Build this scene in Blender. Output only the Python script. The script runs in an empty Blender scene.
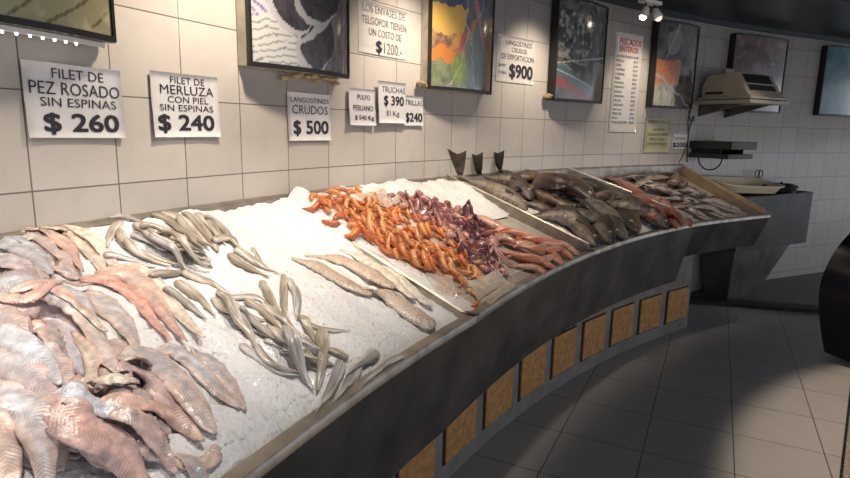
import bpy, bmesh, math, random
import numpy as np
from mathutils import Vector, Matrix
random.seed(7); rng = np.random.default_rng(7)
SC = bpy.context.scene; COL = SC.collection
PI = math.pi

# ------------------------------------------------------------------ camera
EYE = 1.4962
FOC, PITCH, ROLL = 585.43, 0.18762, 0.0197
_f = np.array([0, math.cos(PITCH), -math.sin(PITCH)]); _u = np.array([0, math.sin(PITCH), math.cos(PITCH)]); _r = np.array([1., 0, 0])
RT = _r*math.cos(ROLL)+_u*math.sin(ROLL); UP = _u*math.cos(ROLL)-_r*math.sin(ROLL); FW = _f
cd = bpy.data.cameras.new('camera'); cam = bpy.data.objects.new('camera', cd); COL.objects.link(cam)
cam.matrix_world = Matrix(((RT[0], UP[0], -FW[0], 0), (RT[1], UP[1], -FW[1], 0), (RT[2], UP[2], -FW[2], EYE), (0, 0, 0, 1)))
cd.sensor_width = 36; cd.lens = FOC/850*36; cd.clip_start = .02; SC.camera = cam

# ------------------------------------------------------------------ world and exposure
w = bpy.data.worlds.new('world'); SC.world = w; w.use_nodes = True
w.node_tree.nodes['Background'].inputs[0].default_value = (.56, .59, .66, 1)
w.node_tree.nodes['Background'].inputs[1].default_value = 1.55
SC.view_settings.view_transform = 'Standard'; SC.view_settings.look = 'None'; SC.view_settings.gamma = 1
SC.view_settings.use_curve_mapping = False; SC.view_settings.exposure = 0.12

# ------------------------------------------------------------------ the curved wall: u runs along it in tiles of 25 cm, d is the distance into the shop
TILE = .25; ZR = 1.3187
UT = np.arange(-14, 44, .02)
def heading(u):
    c = np.clip(u, -5, 31)
    return .40416+.023219*c+.0020394*c**2/2-.00019696*c**3/6
_h = heading(UT); i0 = np.argmin(abs(UT))
WX = np.cumsum(np.sin(_h))*.02*TILE; WY = np.cumsum(np.cos(_h))*.02*TILE
WX += -3.97978*TILE-WX[i0]; WY += 5.89005*TILE-WY[i0]
def P(u, d, z):
    x = np.interp(u, UT, WX); y = np.interp(u, UT, WY); h = np.interp(u, UT, _h)
    return np.stack([x+d*np.cos(h), y-d*np.sin(h), np.zeros_like(x)+z], -1)
def frame(u):
    h = float(heading(u)); return np.array([math.sin(h), math.cos(h), 0]), np.array([math.cos(h), -math.sin(h), 0])
def inv(xy):
    xy = np.atleast_2d(xy); D = (xy[:, 0, None]-WX)**2+(xy[:, 1, None]-WY)**2
    i = D.argmin(1); h = _h[i]; dx = xy[:, 0]-WX[i]; dy = xy[:, 1]-WY[i]
    return UT[i]+(dx*np.sin(h)+dy*np.cos(h))/TILE, dx*np.cos(h)-dy*np.sin(h)

# ------------------------------------------------------------------ lights: warm spots on the wall side, one over the aisle
def spot(name, loc, tgt, e, size, blend=.6, rad=.03, col=(1, .80, .56)):
    l = bpy.data.lights.new(name, 'SPOT'); l.energy = e; l.spot_size = size; l.spot_blend = blend; l.shadow_soft_size = rad; l.color = col
    o = bpy.data.objects.new(name, l); COL.objects.link(o); o.location = loc
    o.rotation_euler = (Vector(tgt)-Vector(loc)).to_track_quat('-Z', 'Y').to_euler(); return o
LAMPS = [(-2.6, .44, 24), (2.15, .44, 38), (6.9, .44, 38), (11.9, .40, 26), (17.1, .40, 18)]
for (lu, ld, e) in LAMPS:
    a = P(lu, ld, 2.32); b = P(lu+.3, .0, 1.50)
    spot('spot_lamp_light', tuple(a), tuple(b), e, 1.62, 1.0, .05, (1, .84, .66))
for (lu, e, c_) in [(-3, 42, (1, .91, .82)), (-.5, 48, (1, .91, .82)), (2, 46, (1, .89, .77)), (4.5, 44, (1, .85, .68)), (7, 34, (1, .84, .66)), (9.6, 28, (1, .84, .66)), (12.2, 22, (1, .84, .66)), (14.8, 16, (1, .84, .68)), (17.6, 16, (1, .84, .68)), (20.6, 9, (1, .84, .70))]:
    a = P(lu, .95, 2.38); b = P(lu, .36, 1.05)
    spot('bed_lamp_light', tuple(a), tuple(b), e, .95, .85, .04, c_)
spot('aisle_lamp_light', (3.9, 1.0, 2.4), (3.9, 1.01, 0), 420, 1.78, .06, .04, (1, .74, .54))

# ------------------------------------------------------------------ materials
def new_mat(name):
    m = bpy.data.materials.new(name); m.use_nodes = True; return m, m.node_tree.nodes, m.node_tree.links
def pm(name, col, rough=.5, metal=0, noise=0, nscale=20, bump=0, coat=0, trans=0, sss=0, emis=None, es=0, spec=.5, col2=None):
    m, N, L = new_mat(name); b = N['Principled BSDF']
    b.inputs['Base Color'].default_value = (*col, 1); b.inputs['Roughness'].default_value = rough; b.inputs['Metallic'].default_value = metal
    b.inputs['Coat Weight'].default_value = coat; b.inputs['Coat Roughness'].default_value = .12; b.inputs['Transmission Weight'].default_value = trans
    b.inputs['Subsurface Weight'].default_value = sss; b.inputs['Subsurface Radius'].default_value = (.02, .015, .01); b.inputs['Subsurface Scale'].default_value = .5
    b.inputs['Specular IOR Level'].default_value = spec
    if emis: b.inputs['Emission Color'].default_value = (*emis, 1); b.inputs['Emission Strength'].default_value = es
    if noise or bump:
        tc = N.new('ShaderNodeTexCoord'); n = N.new('ShaderNodeTexNoise'); n.inputs['Scale'].default_value = nscale; n.inputs['Detail'].default_value = 5
        L.new(tc.outputs['Object'], n.inputs['Vector'])
        if noise:
            r = N.new('ShaderNodeValToRGB'); c2 = col2 or tuple(c*(1-noise) for c in col)
            r.color_ramp.elements[0].position = .35; r.color_ramp.elements[1].position = .68
            r.color_ramp.elements[0].color = (*c2, 1); r.color_ramp.elements[1].color = (*col, 1)
            L.new(n.outputs['Fac'], r.inputs['Fac']); L.new(r.outputs['Color'], b.inputs['Base Color'])
        if bump:
            bp = N.new('ShaderNodeBump'); bp.inputs['Strength'].default_value = bump; bp.inputs['Distance'].default_value = .01
            L.new(n.outputs['Fac'], bp.inputs['Height']); L.new(bp.outputs['Normal'], b.inputs['Normal'])
    return m
def mth(N, L, op, a, b=None, c=None):
    n = N.new('ShaderNodeMath'); n.operation = op
    for i, v in enumerate((a, b, c)):
        if v is None: continue
        if isinstance(v, (int, float)): n.inputs[i].default_value = v
        else: L.new(v, n.inputs[i])
    return n.outputs[0]
def mixc(N, L, fac, a, b, mode='MIX'):
    n = N.new('ShaderNodeMix'); n.data_type = 'RGBA'; n.blend_type = mode
    for s, v in ((n.inputs[0], fac), (n.inputs[6], a), (n.inputs[7], b)):
        if isinstance(v, (int, float)): s.default_value = v
        elif isinstance(v, tuple): s.default_value = (*v, 1)
        else: L.new(v, s)
    return n.outputs[2]
def grid_mat(name, base, var, line, lw, rough, uvscale=1, bump=.3, streak=0):
    m, N, L = new_mat(name); b = N['Principled BSDF']
    uv = N.new('ShaderNodeUVMap'); sp = N.new('ShaderNodeSeparateXYZ'); L.new(uv.outputs[0], sp.inputs[0])
    fx = mth(N, L, 'FRACT', sp.outputs[0]); fy = mth(N, L, 'FRACT', sp.outputs[1])
    dx = mth(N, L, 'MINIMUM', fx, mth(N, L, 'SUBTRACT', 1, fx)); dy = mth(N, L, 'MINIMUM', fy, mth(N, L, 'SUBTRACT', 1, fy))
    d = mth(N, L, 'MINIMUM', dx, dy)
    mask = N.new('ShaderNodeMapRange'); mask.inputs[1].default_value = lw*.6; mask.inputs[2].default_value = lw*1.4
    mask.inputs[3].default_value = 1; mask.inputs[4].default_value = 0; L.new(d, mask.inputs[0])
    fl = N.new('ShaderNodeVectorMath'); fl.operation = 'FLOOR'; L.new(uv.outputs[0], fl.inputs[0])
    wn = N.new('ShaderNodeTexWhiteNoise'); L.new(fl.outputs[0], wn.inputs[0])
    nz = N.new('ShaderNodeTexNoise'); nz.inputs['Scale'].default_value = 3; nz.inputs['Detail'].default_value = 6; L.new(uv.outputs[0], nz.inputs['Vector'])
    c = mixc(N, L, wn.outputs[0], base, var)
    dirt = N.new('ShaderNodeMapRange'); dirt.inputs[1].default_value = .5; dirt.inputs[2].default_value = .8; dirt.inputs[4].default_value = .22; L.new(nz.outputs[0], dirt.inputs[0])
    c = mixc(N, L, dirt.outputs[0], c, tuple(x*.6 for x in base))
    c = mixc(N, L, mask.outputs[0], c, line)
    L.new(c, b.inputs['Base Color']); b.inputs['Roughness'].default_value = rough
    bp = N.new('ShaderNodeBump'); bp.inputs['Strength'].default_value = bump; bp.inputs['Distance'].default_value = .003
    hh = mth(N, L, 'SUBTRACT', mth(N, L, 'MULTIPLY', nz.outputs[0], .3), mask.outputs[0]); L.new(hh, bp.inputs['Height']); L.new(bp.outputs[0], b.inputs['Normal'])
    return m
M = {}
M['tile'] = grid_mat('glazed_wall_tile', (.52, .480, .440), (.585, .545, .50), (.16, .14, .12), .008, .28)
M['floor'] = grid_mat('grey_floor_tile', (.44, .46, .475), (.47, .49, .50), (.05, .05, .05), .006, .38, bump=.15)
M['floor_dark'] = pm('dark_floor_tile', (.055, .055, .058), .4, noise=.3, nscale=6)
M['rubber'] = pm('black_rubber', (.012, .012, .013), .55)
M['ceil'] = pm('dark_ceiling_panel', (.012, .015, .022), .4, noise=.3, nscale=3)
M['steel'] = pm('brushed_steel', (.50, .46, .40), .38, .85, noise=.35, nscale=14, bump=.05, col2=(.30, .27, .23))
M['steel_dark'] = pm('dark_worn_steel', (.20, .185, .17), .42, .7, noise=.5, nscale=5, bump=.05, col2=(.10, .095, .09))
M['steel_far'] = pm('grey_sink_steel', (.075, .07, .068), .45, .6, noise=.4, nscale=6)
M['base'] = pm('grey_base_render', (.30, .285, .26), .7, noise=.3, nscale=9)
M['ochre'] = pm('ochre_vent_panel', (.66, .34, .12), .6, noise=.35, nscale=30, bump=.1)
M['gap'] = pm('dark_gap', (.01, .01, .01), .8)
M['black'] = pm('black_frame', (.015, .013, .012), .4)
M['cream'] = pm('cream_side_board', (.50, .45, .36), .6, noise=.35, nscale=15)
M['paper'] = pm('white_paper', (.80, .79, .80), .65, noise=.06, nscale=20)
M['paper_clear'] = pm('laminated_paper', (.68, .65, .61), .25, noise=.08, nscale=20, coat=.6)
M['paper_yellow'] = pm('yellowed_paper', (.55, .52, .32), .6, noise=.1, nscale=20)
M['ink'] = pm('black_ink', (.03, .025, .03), .5)
M['ink_grey'] = pm('faded_ink', (.16, .14, .14), .5)
M['ink_red'] = pm('red_ink', (.50, .07, .04), .5)
M['white'] = pm('white_enamel', (.7, .7, .68), .4)
M['scale'] = pm('beige_scale_plastic', (.42, .38, .30), .5, noise=.15, nscale=10)
M['panel'] = pm('tan_end_panel', (.58, .42, .26), .5, .1, noise=.3, nscale=12)
M['tub'] = pm('cream_plastic_tub', (.82, .70, .48), .45, sss=.1)
M['tubw'] = pm('white_plastic_tub', (.5, .5, .52), .45)
M['bag'] = pm('black_bag_plastic', (.02, .02, .022), .25)
M['cable'] = pm('black_cable', (.015, .015, .015), .6)
M['terrazzo'] = pm('speckled_terrazzo', (.50, .47, .44), .5, noise=.7, nscale=90)
M['blackgloss'] = pm('glossy_blue_black_panel', (.012, .014, .024), .18, coat=.6)
M['bulb'] = pm('lit_bulb', (1, .9, .75), .5, emis=(1, .86, .66), es=14)
M['led'] = pm('led_bead', (1, 1, 1), .5, emis=(.95, .97, 1), es=6)
M['lens'] = pm('lamp_lens', (.8, .8, .75), .2, emis=(1, .9, .75), es=.8)
M['eye'] = pm('fish_eye', (.01, .01, .01), .1, coat=.5)
M['eye_ring'] = pm('fish_eye_ring', (.55, .48, .32), .2)
def film(name, col, alpha):
    m, N, L = new_mat(name); b = N['Principled BSDF']; b.inputs['Base Color'].default_value = (*col, 1); b.inputs['Roughness'].default_value = .12
    b.inputs['Alpha'].default_value = alpha; b.inputs['Specular IOR Level'].default_value = .8
    return m
M['film'] = film('clear_plastic_film', (.9, .87, .8), .28)

def fish_mat(name, rough=.3, coat=.5, kind='plain', amt=.3, scale=60, col2=(.2, .2, .2), sss=.0, bump=.3, alpha=1):
    """colour comes from the body's own pattern attribute, with marks on top laid along the body (UV = metres along, metres across)"""
    m, N, L = new_mat(name); b = N['Principled BSDF']
    at = N.new('ShaderNodeVertexColor'); at.layer_name = 'Col'; c = at.outputs[0]
    uv = N.new('ShaderNodeUVMap'); tc = N.new('ShaderNodeTexCoord')
    nz = N.new('ShaderNodeTexNoise'); nz.inputs['Scale'].default_value = 90; nz.inputs['Detail'].default_value = 4; L.new(tc.outputs['Object'], nz.inputs['Vector'])
    sp = N.new('ShaderNodeSeparateXYZ'); L.new(uv.outputs[0], sp.inputs[0])
    h = nz.outputs[0]
    if kind == 'chevron':
        av = mth(N, L, 'ABSOLUTE', sp.outputs[1])
        n2 = N.new('ShaderNodeTexNoise'); n2.inputs['Scale'].default_value = 22; L.new(tc.outputs['Object'], n2.inputs['Vector'])
        zz = mth(N, L, 'PINGPONG', av, .03)
        ph = mth(N, L, 'ADD', mth(N, L, 'MULTIPLY', sp.outputs[0], 980), mth(N, L, 'MULTIPLY', zz, -700))
        ph = mth(N, L, 'ADD', ph, mth(N, L, 'MULTIPLY', n2.outputs[0], 14))
        s = mth(N, L, 'SINE', ph); s01 = mth(N, L, 'MULTIPLY_ADD', s, .5, .5)
        mk = N.new('ShaderNodeMapRange'); mk.inputs[1].default_value = .44; mk.inputs[2].default_value = .60; L.new(n2.outputs[0], mk.inputs[0])
        f = mth(N, L, 'MULTIPLY', mth(N, L, 'MULTIPLY', mth(N, L, 'POWER', s01, 2), mk.outputs[0]), amt)
        n3 = N.new('ShaderNodeTexNoise'); n3.inputs['Scale'].default_value = 55; n3.inputs['Detail'].default_value = 5; L.new(tc.outputs['Object'], n3.inputs['Vector'])
        g3 = N.new('ShaderNodeMapRange'); g3.inputs[1].default_value = .35; g3.inputs[2].default_value = .7; g3.inputs[3].default_value = .80; g3.inputs[4].default_value = 1.3; L.new(n3.outputs[0], g3.inputs[0])
        vm = N.new('ShaderNodeVectorMath'); vm.operation = 'SCALE'; L.new(c, vm.inputs[0]); L.new(g3.outputs[0], vm.inputs['Scale']); c = vm.outputs[0]
        c = mixc(N, L, f, c, col2)
        h = mth(N, L, 'ADD', mth(N, L, 'MULTIPLY', s01, .07), mth(N, L, 'MULTIPLY', nz.outputs[0], 1.2))
    elif kind == 'streak':
        mp = N.new('ShaderNodeMapping'); mp.inputs['Scale'].default_value = (14, 260, 1); L.new(uv.outputs[0], mp.inputs[0])
        n2 = N.new('ShaderNodeTexNoise'); n2.inputs['Scale'].default_value = 1; n2.inputs['Detail'].default_value = 3; L.new(mp.outputs[0], n2.inputs['Vector'])
        mk = N.new('ShaderNodeMapRange'); mk.inputs[1].default_value = .42; mk.inputs[2].default_value = .62; mk.inputs[4].default_value = amt; L.new(n2.outputs[0], mk.inputs[0])
        c = mixc(N, L, mk.outputs[0], c, col2); h = n2.outputs[0]
    elif kind in ('speck', 'scales'):
        v = N.new('ShaderNodeTexVoronoi'); v.inputs['Scale'].default_value = scale; L.new(uv.outputs[0], v.inputs['Vector'])
        mk = N.new('ShaderNodeMapRange')
        if kind == 'speck': mk.inputs[1].default_value = .55; mk.inputs[2].default_value = .30; mk.inputs[4].default_value = amt
        else: mk.inputs[1].default_value = .3; mk.inputs[2].default_value = .7; mk.inputs[4].default_value = amt
        L.new(v.outputs[0], mk.inputs[0])
        n2 = N.new('ShaderNodeTexNoise'); n2.inputs['Scale'].default_value = 25; L.new(tc.outputs['Object'], n2.inputs['Vector'])
        f = mth(N, L, 'MULTIPLY', mk.outputs[0], mth(N, L, 'MULTIPLY_ADD', n2.outputs[0], 2.2, -.5)); f = mth(N, L, 'MAXIMUM', f, 0)
        c = mixc(N, L, f, c, col2); h = mth(N, L, 'ADD', mth(N, L, 'MULTIPLY', v.outputs[0], .7), nz.outputs[0])
    elif kind == 'rings':
        s = mth(N, L, 'SINE', mth(N, L, 'MULTIPLY', sp.outputs[0], scale)); s01 = mth(N, L, 'MULTIPLY_ADD', s, .5, .5)
        c = mixc(N, L, mth(N, L, 'MULTIPLY', mth(N, L, 'POWER', s01, 4), amt), c, col2); h = s01
    L.new(c, b.inputs['Base Color']); b.inputs['Roughness'].default_value = rough; b.inputs['Coat Weight'].default_value = coat; b.inputs['Coat Roughness'].default_value = .18
    b.inputs['Subsurface Weight'].default_value = sss; b.inputs['Subsurface Radius'].default_value = (.012, .006, .004); b.inputs['Subsurface Scale'].default_value = .4
    bp = N.new('ShaderNodeBump'); bp.inputs['Strength'].default_value = bump; bp.inputs['Distance'].default_value = .002
    L.new(h, bp.inputs['Height']); L.new(bp.outputs[0], b.inputs['Normal'])
    if bump: L.new(bp.outputs[0], b.inputs['Coat Normal'])
    return m
M['fillet'] = fish_mat('fillet_flesh', .33, .5, 'chevron', .62, col2=(.25, .23, .30), sss=.12, bump=.9)
M['slim'] = fish_mat('slim_fish_skin', .3, .6, 'streak', .75, col2=(.20, .165, .11), bump=1)
M['speck'] = fish_mat('speckled_skin', .4, .4, 'speck', .95, 210, col2=(.20, .12, .08), bump=.4)
M['darkfish'] = fish_mat('dark_scaled_skin', .38, .25, 'scales', .75, 120, col2=(.02, .014, .010), bump=.9)
M['prawn'] = fish_mat('prawn_shell', .35, .5, 'rings', .55, 520, col2=(.55, .16, .05), sss=.1, bump=.5)
M['octopus'] = fish_mat('octopus_skin', .28, .7, 'speck', .6, 120, col2=(.10, .03, .05), bump=.7)
M['redfish'] = fish_mat('red_fish_skin', .35, .5, 'streak', .5, col2=(.34, .09, .05), bump=.5)
M['silver'] = fish_mat('silver_fish_skin', .26, .7, 'streak', .6, col2=(.05, .045, .04), bump=.5)
M['picture'] = fish_mat('printed_picture', .12, .9, 'plain', bump=0)

# ------------------------------------------------------------------ object helpers
def tag(o, label=None, cat=None, group=None, kind=None):
    for k, v in (('label', label), ('category', cat), ('group', group), ('kind', kind)):
        if v: o[k] = v
    return o
def mk(name, V, F, mat, parent=None, uv=None, col=None, smooth=True, origin=None):
    V = np.asarray(V, float)
    if parent is not None: org = np.array(parent['_o'])
    else: org = np.array(origin if origin is not None else [V[:, 0].mean(), V[:, 1].mean(), V[:, 2].min()])
    me = bpy.data.meshes.new(name); me.from_pydata((V-org).tolist(), [], [tuple(int(i) for i in f) for f in F]); me.update()
    if smooth: me.polygons.foreach_set('use_smooth', [True]*len(me.polygons))
    li = None
    if uv is not None or col is not None:
        li = np.zeros(len(me.loops), int); me.loops.foreach_get('vertex_index', li)
    if uv is not None:
        l = me.uv_layers.new(name='UVMap'); l.data.foreach_set('uv', np.asarray(uv, float)[li].ravel())
    if col is not None:
        c = np.asarray(col, float); c = np.c_[c[:, :3], np.ones(len(c))]
        a = me.color_attributes.new('Col', 'FLOAT_COLOR', 'POINT'); a.data.foreach_set('color', c.ravel())
    me.materials.append(mat); o = bpy.data.objects.new(name, me); COL.objects.link(o)
    if parent is not None: o.parent = parent; o['_o'] = list(map(float, org))
    else: o.location = org; o['_o'] = list(map(float, org))
    return o
def thing(name, loc, label, cat, group=None, kind=None):
    o = bpy.data.objects.new(name, None); COL.objects.link(o); o.location = tuple(map(float, loc)); o['_o'] = list(map(float, loc)); o.empty_display_size = .05
    return tag(o, label, cat, group, kind)
class MB:
    def __init__(s): s.V = []; s.F = []; s.n = 0
    def add(s, V, F):
        V = np.asarray(V, float).reshape(-1, 3); s.V.append(V); s.F += [tuple(int(i)+s.n for i in f) for f in F]; s.n += len(V); return s
    def hexa(s, c):  # 8 corners: bottom 4 loop then top 4 loop
        return s.add(c, [(3, 2, 1, 0), (4, 5, 6, 7), (0, 1, 5, 4), (1, 2, 6, 5), (2, 3, 7, 6), (3, 0, 4, 7)])
    def box(s, c, sx, sy, sz, X=(1, 0, 0), Y=(0, 1, 0), Z=(0, 0, 1)):
        c, X, Y, Z = map(lambda a: np.array(a, float), (c, X, Y, Z)); q = []
        for k in (-.5, .5):
            for i, j in ((-.5, -.5), (.5, -.5), (.5, .5), (-.5, .5)): q.append(c+X*sx*i+Y*sy*j+Z*sz*k)
        return s.hexa(q)
    def tube(s, pts, r, n=8, closed_ends=True):
        pts = np.asarray(pts, float); r = np.broadcast_to(np.asarray(r, float), (len(pts),)); T = np.gradient(pts, axis=0); V = []
        ref = np.array([0, 0, 1.]);
        for p, t, rr in zip(pts, T, r):
            t = t/(np.linalg.norm(t)+1e-9); a = np.cross(t, ref)
            if np.linalg.norm(a) < .1: a = np.cross(t, [1, 0, 0])
            a /= np.linalg.norm(a); b = np.cross(t, a)
            for k in range(n): V.append(p+rr*(a*math.cos(2*PI*k/n)+b*math.sin(2*PI*k/n)))
        F = [(i*n+k, i*n+(k+1) % n, (i+1)*n+(k+1) % n, (i+1)*n+k) for i in range(len(pts)-1) for k in range(n)]
        if closed_ends: F += [tuple(range(n))[::-1], tuple(range((len(pts)-1)*n, len(pts)*n))]
        return s.add(V, F)
    def cyl(s, a, b, r0, r1=None, n=20): return s.tube([a, b], [r0, r1 if r1 is not None else r0], n)
    def ball(s, c, r, n=10, sc=(1, 1, 1)):
        V = []; F = []
        for i in range(n+1):
            for k in range(n*2): a = PI*i/n; b = PI*k/n; V.append(np.array(c)+r*np.array([math.sin(a)*math.cos(b)*sc[0], math.sin(a)*math.sin(b)*sc[1], math.cos(a)*sc[2]]))
        m = n*2
        F = [(i*m+k, (i+1)*m+k, (i+1)*m+(k+1) % m, i*m+(k+1) % m) for i in range(n) for k in range(m)]
        return s.add(V, F)
    def build(s, name, mat, parent=None, smooth=False, **k): return mk(name, np.concatenate(s.V), s.F, mat, parent, smooth=smooth, **k)
def strip(us, prof, closed=True, scale=None):
    """profile (d,z) swept along the wall curve; returns V,F"""
    n = 0; V = []; F = []
    for i, u in enumerate(us):
        pr = prof(u) if callable(prof) else prof
        n = len(pr); V += [P(u, d, z) for d, z in pr]
    for i in range(len(us)-1):
        for k in range(n if closed else n-1): F.append((i*n+k, (i+1)*n+k, (i+1)*n+(k+1) % n, i*n+(k+1) % n))
    if closed: F += [tuple(range(n)), tuple(range((len(us)-1)*n, len(us)*n))[::-1]]
    return np.array(V), F
def auto_smooth(o, ang=35):
    me = o.data; me.polygons.foreach_set('use_smooth', [True]*len(me.polygons)); me.set_sharp_from_angle(angle=math.radians(ang)); return o

# ------------------------------------------------------------------ structure
us = np.arange(-12, 42.1, .5); zs = np.array([0, 1, 2.6])
V = []; UVs = []
for u in us:
    for z in zs: V.append(P(u, 0, z)); UVs.append((u, (z-ZR)/TILE))
for u in us:
    for z in zs: V.append(P(u, -.12, z)); UVs.append((u, (z-ZR)/TILE))
F = []; n = 3; o2 = len(us)*n
for i in range(len(us)-1):
    for k in range(2):
        F.append((i*n+k, i*n+k+1, (i+1)*n+k+1, (i+1)*n+k)); F.append((o2+i*n+k, o2+(i+1)*n+k, o2+(i+1)*n+k+1, o2+i*n+k+1))
    F.append((i*n+2, o2+i*n+2, o2+(i+1)*n+2, (i+1)*n+2))
tag(mk('wall_left', V, F, M['tile'], uv=UVs, smooth=True), kind='structure')
# floor, with tiles laid at 26 degrees to the view
ang = math.radians(26.2)
fx = np.array([math.cos(ang), -math.sin(ang)]); fy = np.array([math.sin(ang), math.cos(ang)])
V = [(-4, -4, 0), (10, -4, 0), (10, 10, 0), (-4, 10, 0), (-4, -4, -.1), (10, -4, -.1), (10, 10, -.1), (-4, 10, -.1)]
o0 = np.array([1.39, 2.35]); oc = np.array([1.59, 2.74])
UVs = [((np.array(v[:2])-o0)@fx/.39, (np.array(v[:2])-oc)@fy/.40) for v in V]
tag(mk('floor', V, [(0, 1, 2, 3), (7, 6, 5, 4), (0, 4, 5, 1), (1, 5, 6, 2), (2, 6, 7, 3), (3, 7, 4, 0)], M['floor'], uv=UVs, smooth=False), kind='structure')
b = MB(); b.box((3, 3, 2.53), 14, 14, .12); tag(b.build('ceiling', M['ceil']), kind='structure')
# ceiling beams and the trim where the ceiling meets the wall
for k, (x0, y0, x1, y1) in enumerate([(2.2, 3.3, 6.5, 4.3), (1.4, 2.6, 6.5, 3.0), (2.6, 4.3, 6.5, 5.6)]):
    a = np.array([x0, y0, 2.455]); c = np.array([x1, y1, 2.455]); X = (c-a)/np.linalg.norm(c-a); Y = np.array([-X[1], X[0], 0])
    b = MB(); b.box((a+c)/2, np.linalg.norm(c-a), .09, .06, X, Y); tag(b.build('trim_%d' % (k+1), M['ceil']), kind='structure')
V, F = strip(np.arange(-12, 40, .5), [(0.0, 2.43), (.03, 2.43), (.03, 2.475), (0.0, 2.475)]); tag(mk('trim_4', V, F, M['ceil'], smooth=False), kind='structure')
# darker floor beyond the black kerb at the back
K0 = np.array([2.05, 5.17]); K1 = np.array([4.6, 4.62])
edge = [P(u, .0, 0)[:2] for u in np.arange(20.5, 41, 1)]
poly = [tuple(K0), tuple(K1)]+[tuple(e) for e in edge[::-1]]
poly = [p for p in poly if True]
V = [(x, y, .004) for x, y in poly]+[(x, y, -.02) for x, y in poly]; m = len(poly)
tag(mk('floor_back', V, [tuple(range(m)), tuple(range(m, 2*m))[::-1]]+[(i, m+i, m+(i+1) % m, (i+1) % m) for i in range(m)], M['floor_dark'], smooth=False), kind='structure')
X = np.array([*(K1-K0), 0]); L_ = np.linalg.norm(X); X /= L_; Y = np.array([-X[1], X[0], 0])
b = MB(); c = (K0+K1)/2; b.box((c[0], c[1], .018), L_, .15, .036, X, Y)
o = b.build('trim_5', M['rubber']); tag(o, kind='structure')

# ------------------------------------------------------------------ the display counter
def d_rim(u): return np.interp(u, [-8, -1, 1, 3.6, 9, 16, 21], [.82, .84, .855, .885, .85, .80, .84])   # outer edge of the front rim
def zflat(u, d): return 1.19-.405*(np.asarray(d, float)-.04)-.012
def zbed(u, d):      # the two far trays are deeper
    q = np.asarray(u, float)-(9.0+.6*np.asarray(d, float))
    return zflat(u, d)-.040*np.clip(q/.3, 0, 1)-.025*np.clip((np.asarray(u, float)-14.5-1.8*np.asarray(d, float))/.4, 0, 1)
ctr = thing('display_counter', P(8, .6, 0), 'long curved stainless steel fish counter with sloping bed, running along the tiled wall', 'counter')
U0, U1 = -8, 20.3
uu = np.arange(U0, U1+.01, .1)
V, F = strip(uu, lambda u: [(.0, float(zbed(u, .0))-.02)]+[(x, float(zbed(u, x))-.004) for x in np.linspace(.05, d_rim(u)-.04, 9)]+[(d_rim(u)-.078, .76), (.0, .76)])
M['tray'] = pm('pale_steel_tray', (.62, .58, .52), .42, .25, noise=.2, nscale=12)
mk('bed_tray', V, F, M['tray'], ctr, smooth=False)
def rim_prof(u): r = d_rim(u); return [(r-.040, .80), (r-.040, .884), (r-.004, .884), (r, .878), (r, .86), (r-.034, .86), (r-.034, .80)]
for a, b_ in ((U0, 3.68), (3.68, 9.55), (9.55, 15.95), (15.95, U1)):
    V, F = strip(np.linspace(a+.01, b_-.01, 30), rim_prof); auto_smooth(mk('front_rim', V, F, M['steel'], ctr))
for a, b_ in ((U0, 15.95), (15.96, U1)):
    zb = .45 if a < 0 else .62
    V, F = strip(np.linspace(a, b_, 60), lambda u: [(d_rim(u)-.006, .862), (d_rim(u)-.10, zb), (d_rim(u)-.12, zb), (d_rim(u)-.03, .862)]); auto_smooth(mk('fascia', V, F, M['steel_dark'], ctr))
V, F = strip(np.linspace(U0, U1, 60), lambda u: [(0.002, 1.0), (0.002, 1.225), (.03, 1.225), (.045, 1.215), (.045, 1.0)]); auto_smooth(mk('back_rail', V, F, M['steel'], ctr))
V, F = strip(np.linspace(U0, 17.62, 60), [(.05, .0), (.05, .74), (.60, .74), (.615, .455), (.615, .0)])
auto_smooth(mk('base', V, F, M['base'], ctr))
for k in range(-5, 9):
    a = 3.43+1.605*k
    V, F = strip(np.linspace(a-.09, a+1.18, 6), [(.612, .085), (.612, .345), (.6175, .345), (.6175, .085)]); mk('vent_recess', V, F, M['gap'], ctr, smooth=False)
    V, F = strip(np.linspace(a, a+1.16, 6), [(.613, .095), (.613, .338), (.625, .338), (.625, .095)]); mk('vent_panel', V, F, M['ochre'], ctr, smooth=False)
# dividers between trays (skewed: wall end u0, rim end u1)
def divider(u0, u1, h0=.05, th=.03, d0=.03):
    V = []; m = 14
    for i in range(m):
        t = i/(m-1); u = u0+(u1-u0)*t; d = d0+(d_rim(u)-.03-d0)*t; z = zflat(u, d)-.0
        for du, dz in ((-th, -.075), (-th, h0), (-th*.3, h0+.006), (th, h0), (th, -.075)): V.append(P(u+du/TILE*.35, d, z+dz))
    F = [(i*5+k, (i+1)*5+k, (i+1)*5+(k+1) % 5, i*5+(k+1) % 5) for i in range(m-1) for k in range(5)]+[(4, 3, 2, 1, 0), tuple(range((m-1)*5, m*5))]
    return mk('tray_divider', V, F, M['steel'], ctr, smooth=False)
divider(3.75, 3.68, .03); divider(8.75, 9.55, .055); divider(14.1, 15.95, .05)
for u in (3.68, 9.55):
    b = MB(); t, nn = frame(u); b.box(P(u, d_rim(u)-.025, .887), .022, .055, .004, t, nn); b.build('rim_joint', M['steel_dark'], ctr)
# sloping end panel
t, nn = frame(20.6)
def endp():
    a = [P(20.2, .02, 1.225), P(20.2, .02, .95), P(20.5, .78, .86), P(20.6, .74, .915)]
    t, _ = frame(20.6); q = [x for x in a]+[x+t*.012 for x in a]
    return q, [(0, 1, 2, 3), (7, 6, 5, 4), (0, 4, 5, 1), (1, 5, 6, 2), (2, 6, 7, 3), (3, 7, 4, 0)]
V, F = endp(); mk('end_panel', V, F, M['panel'], ctr, smooth=False)

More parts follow.
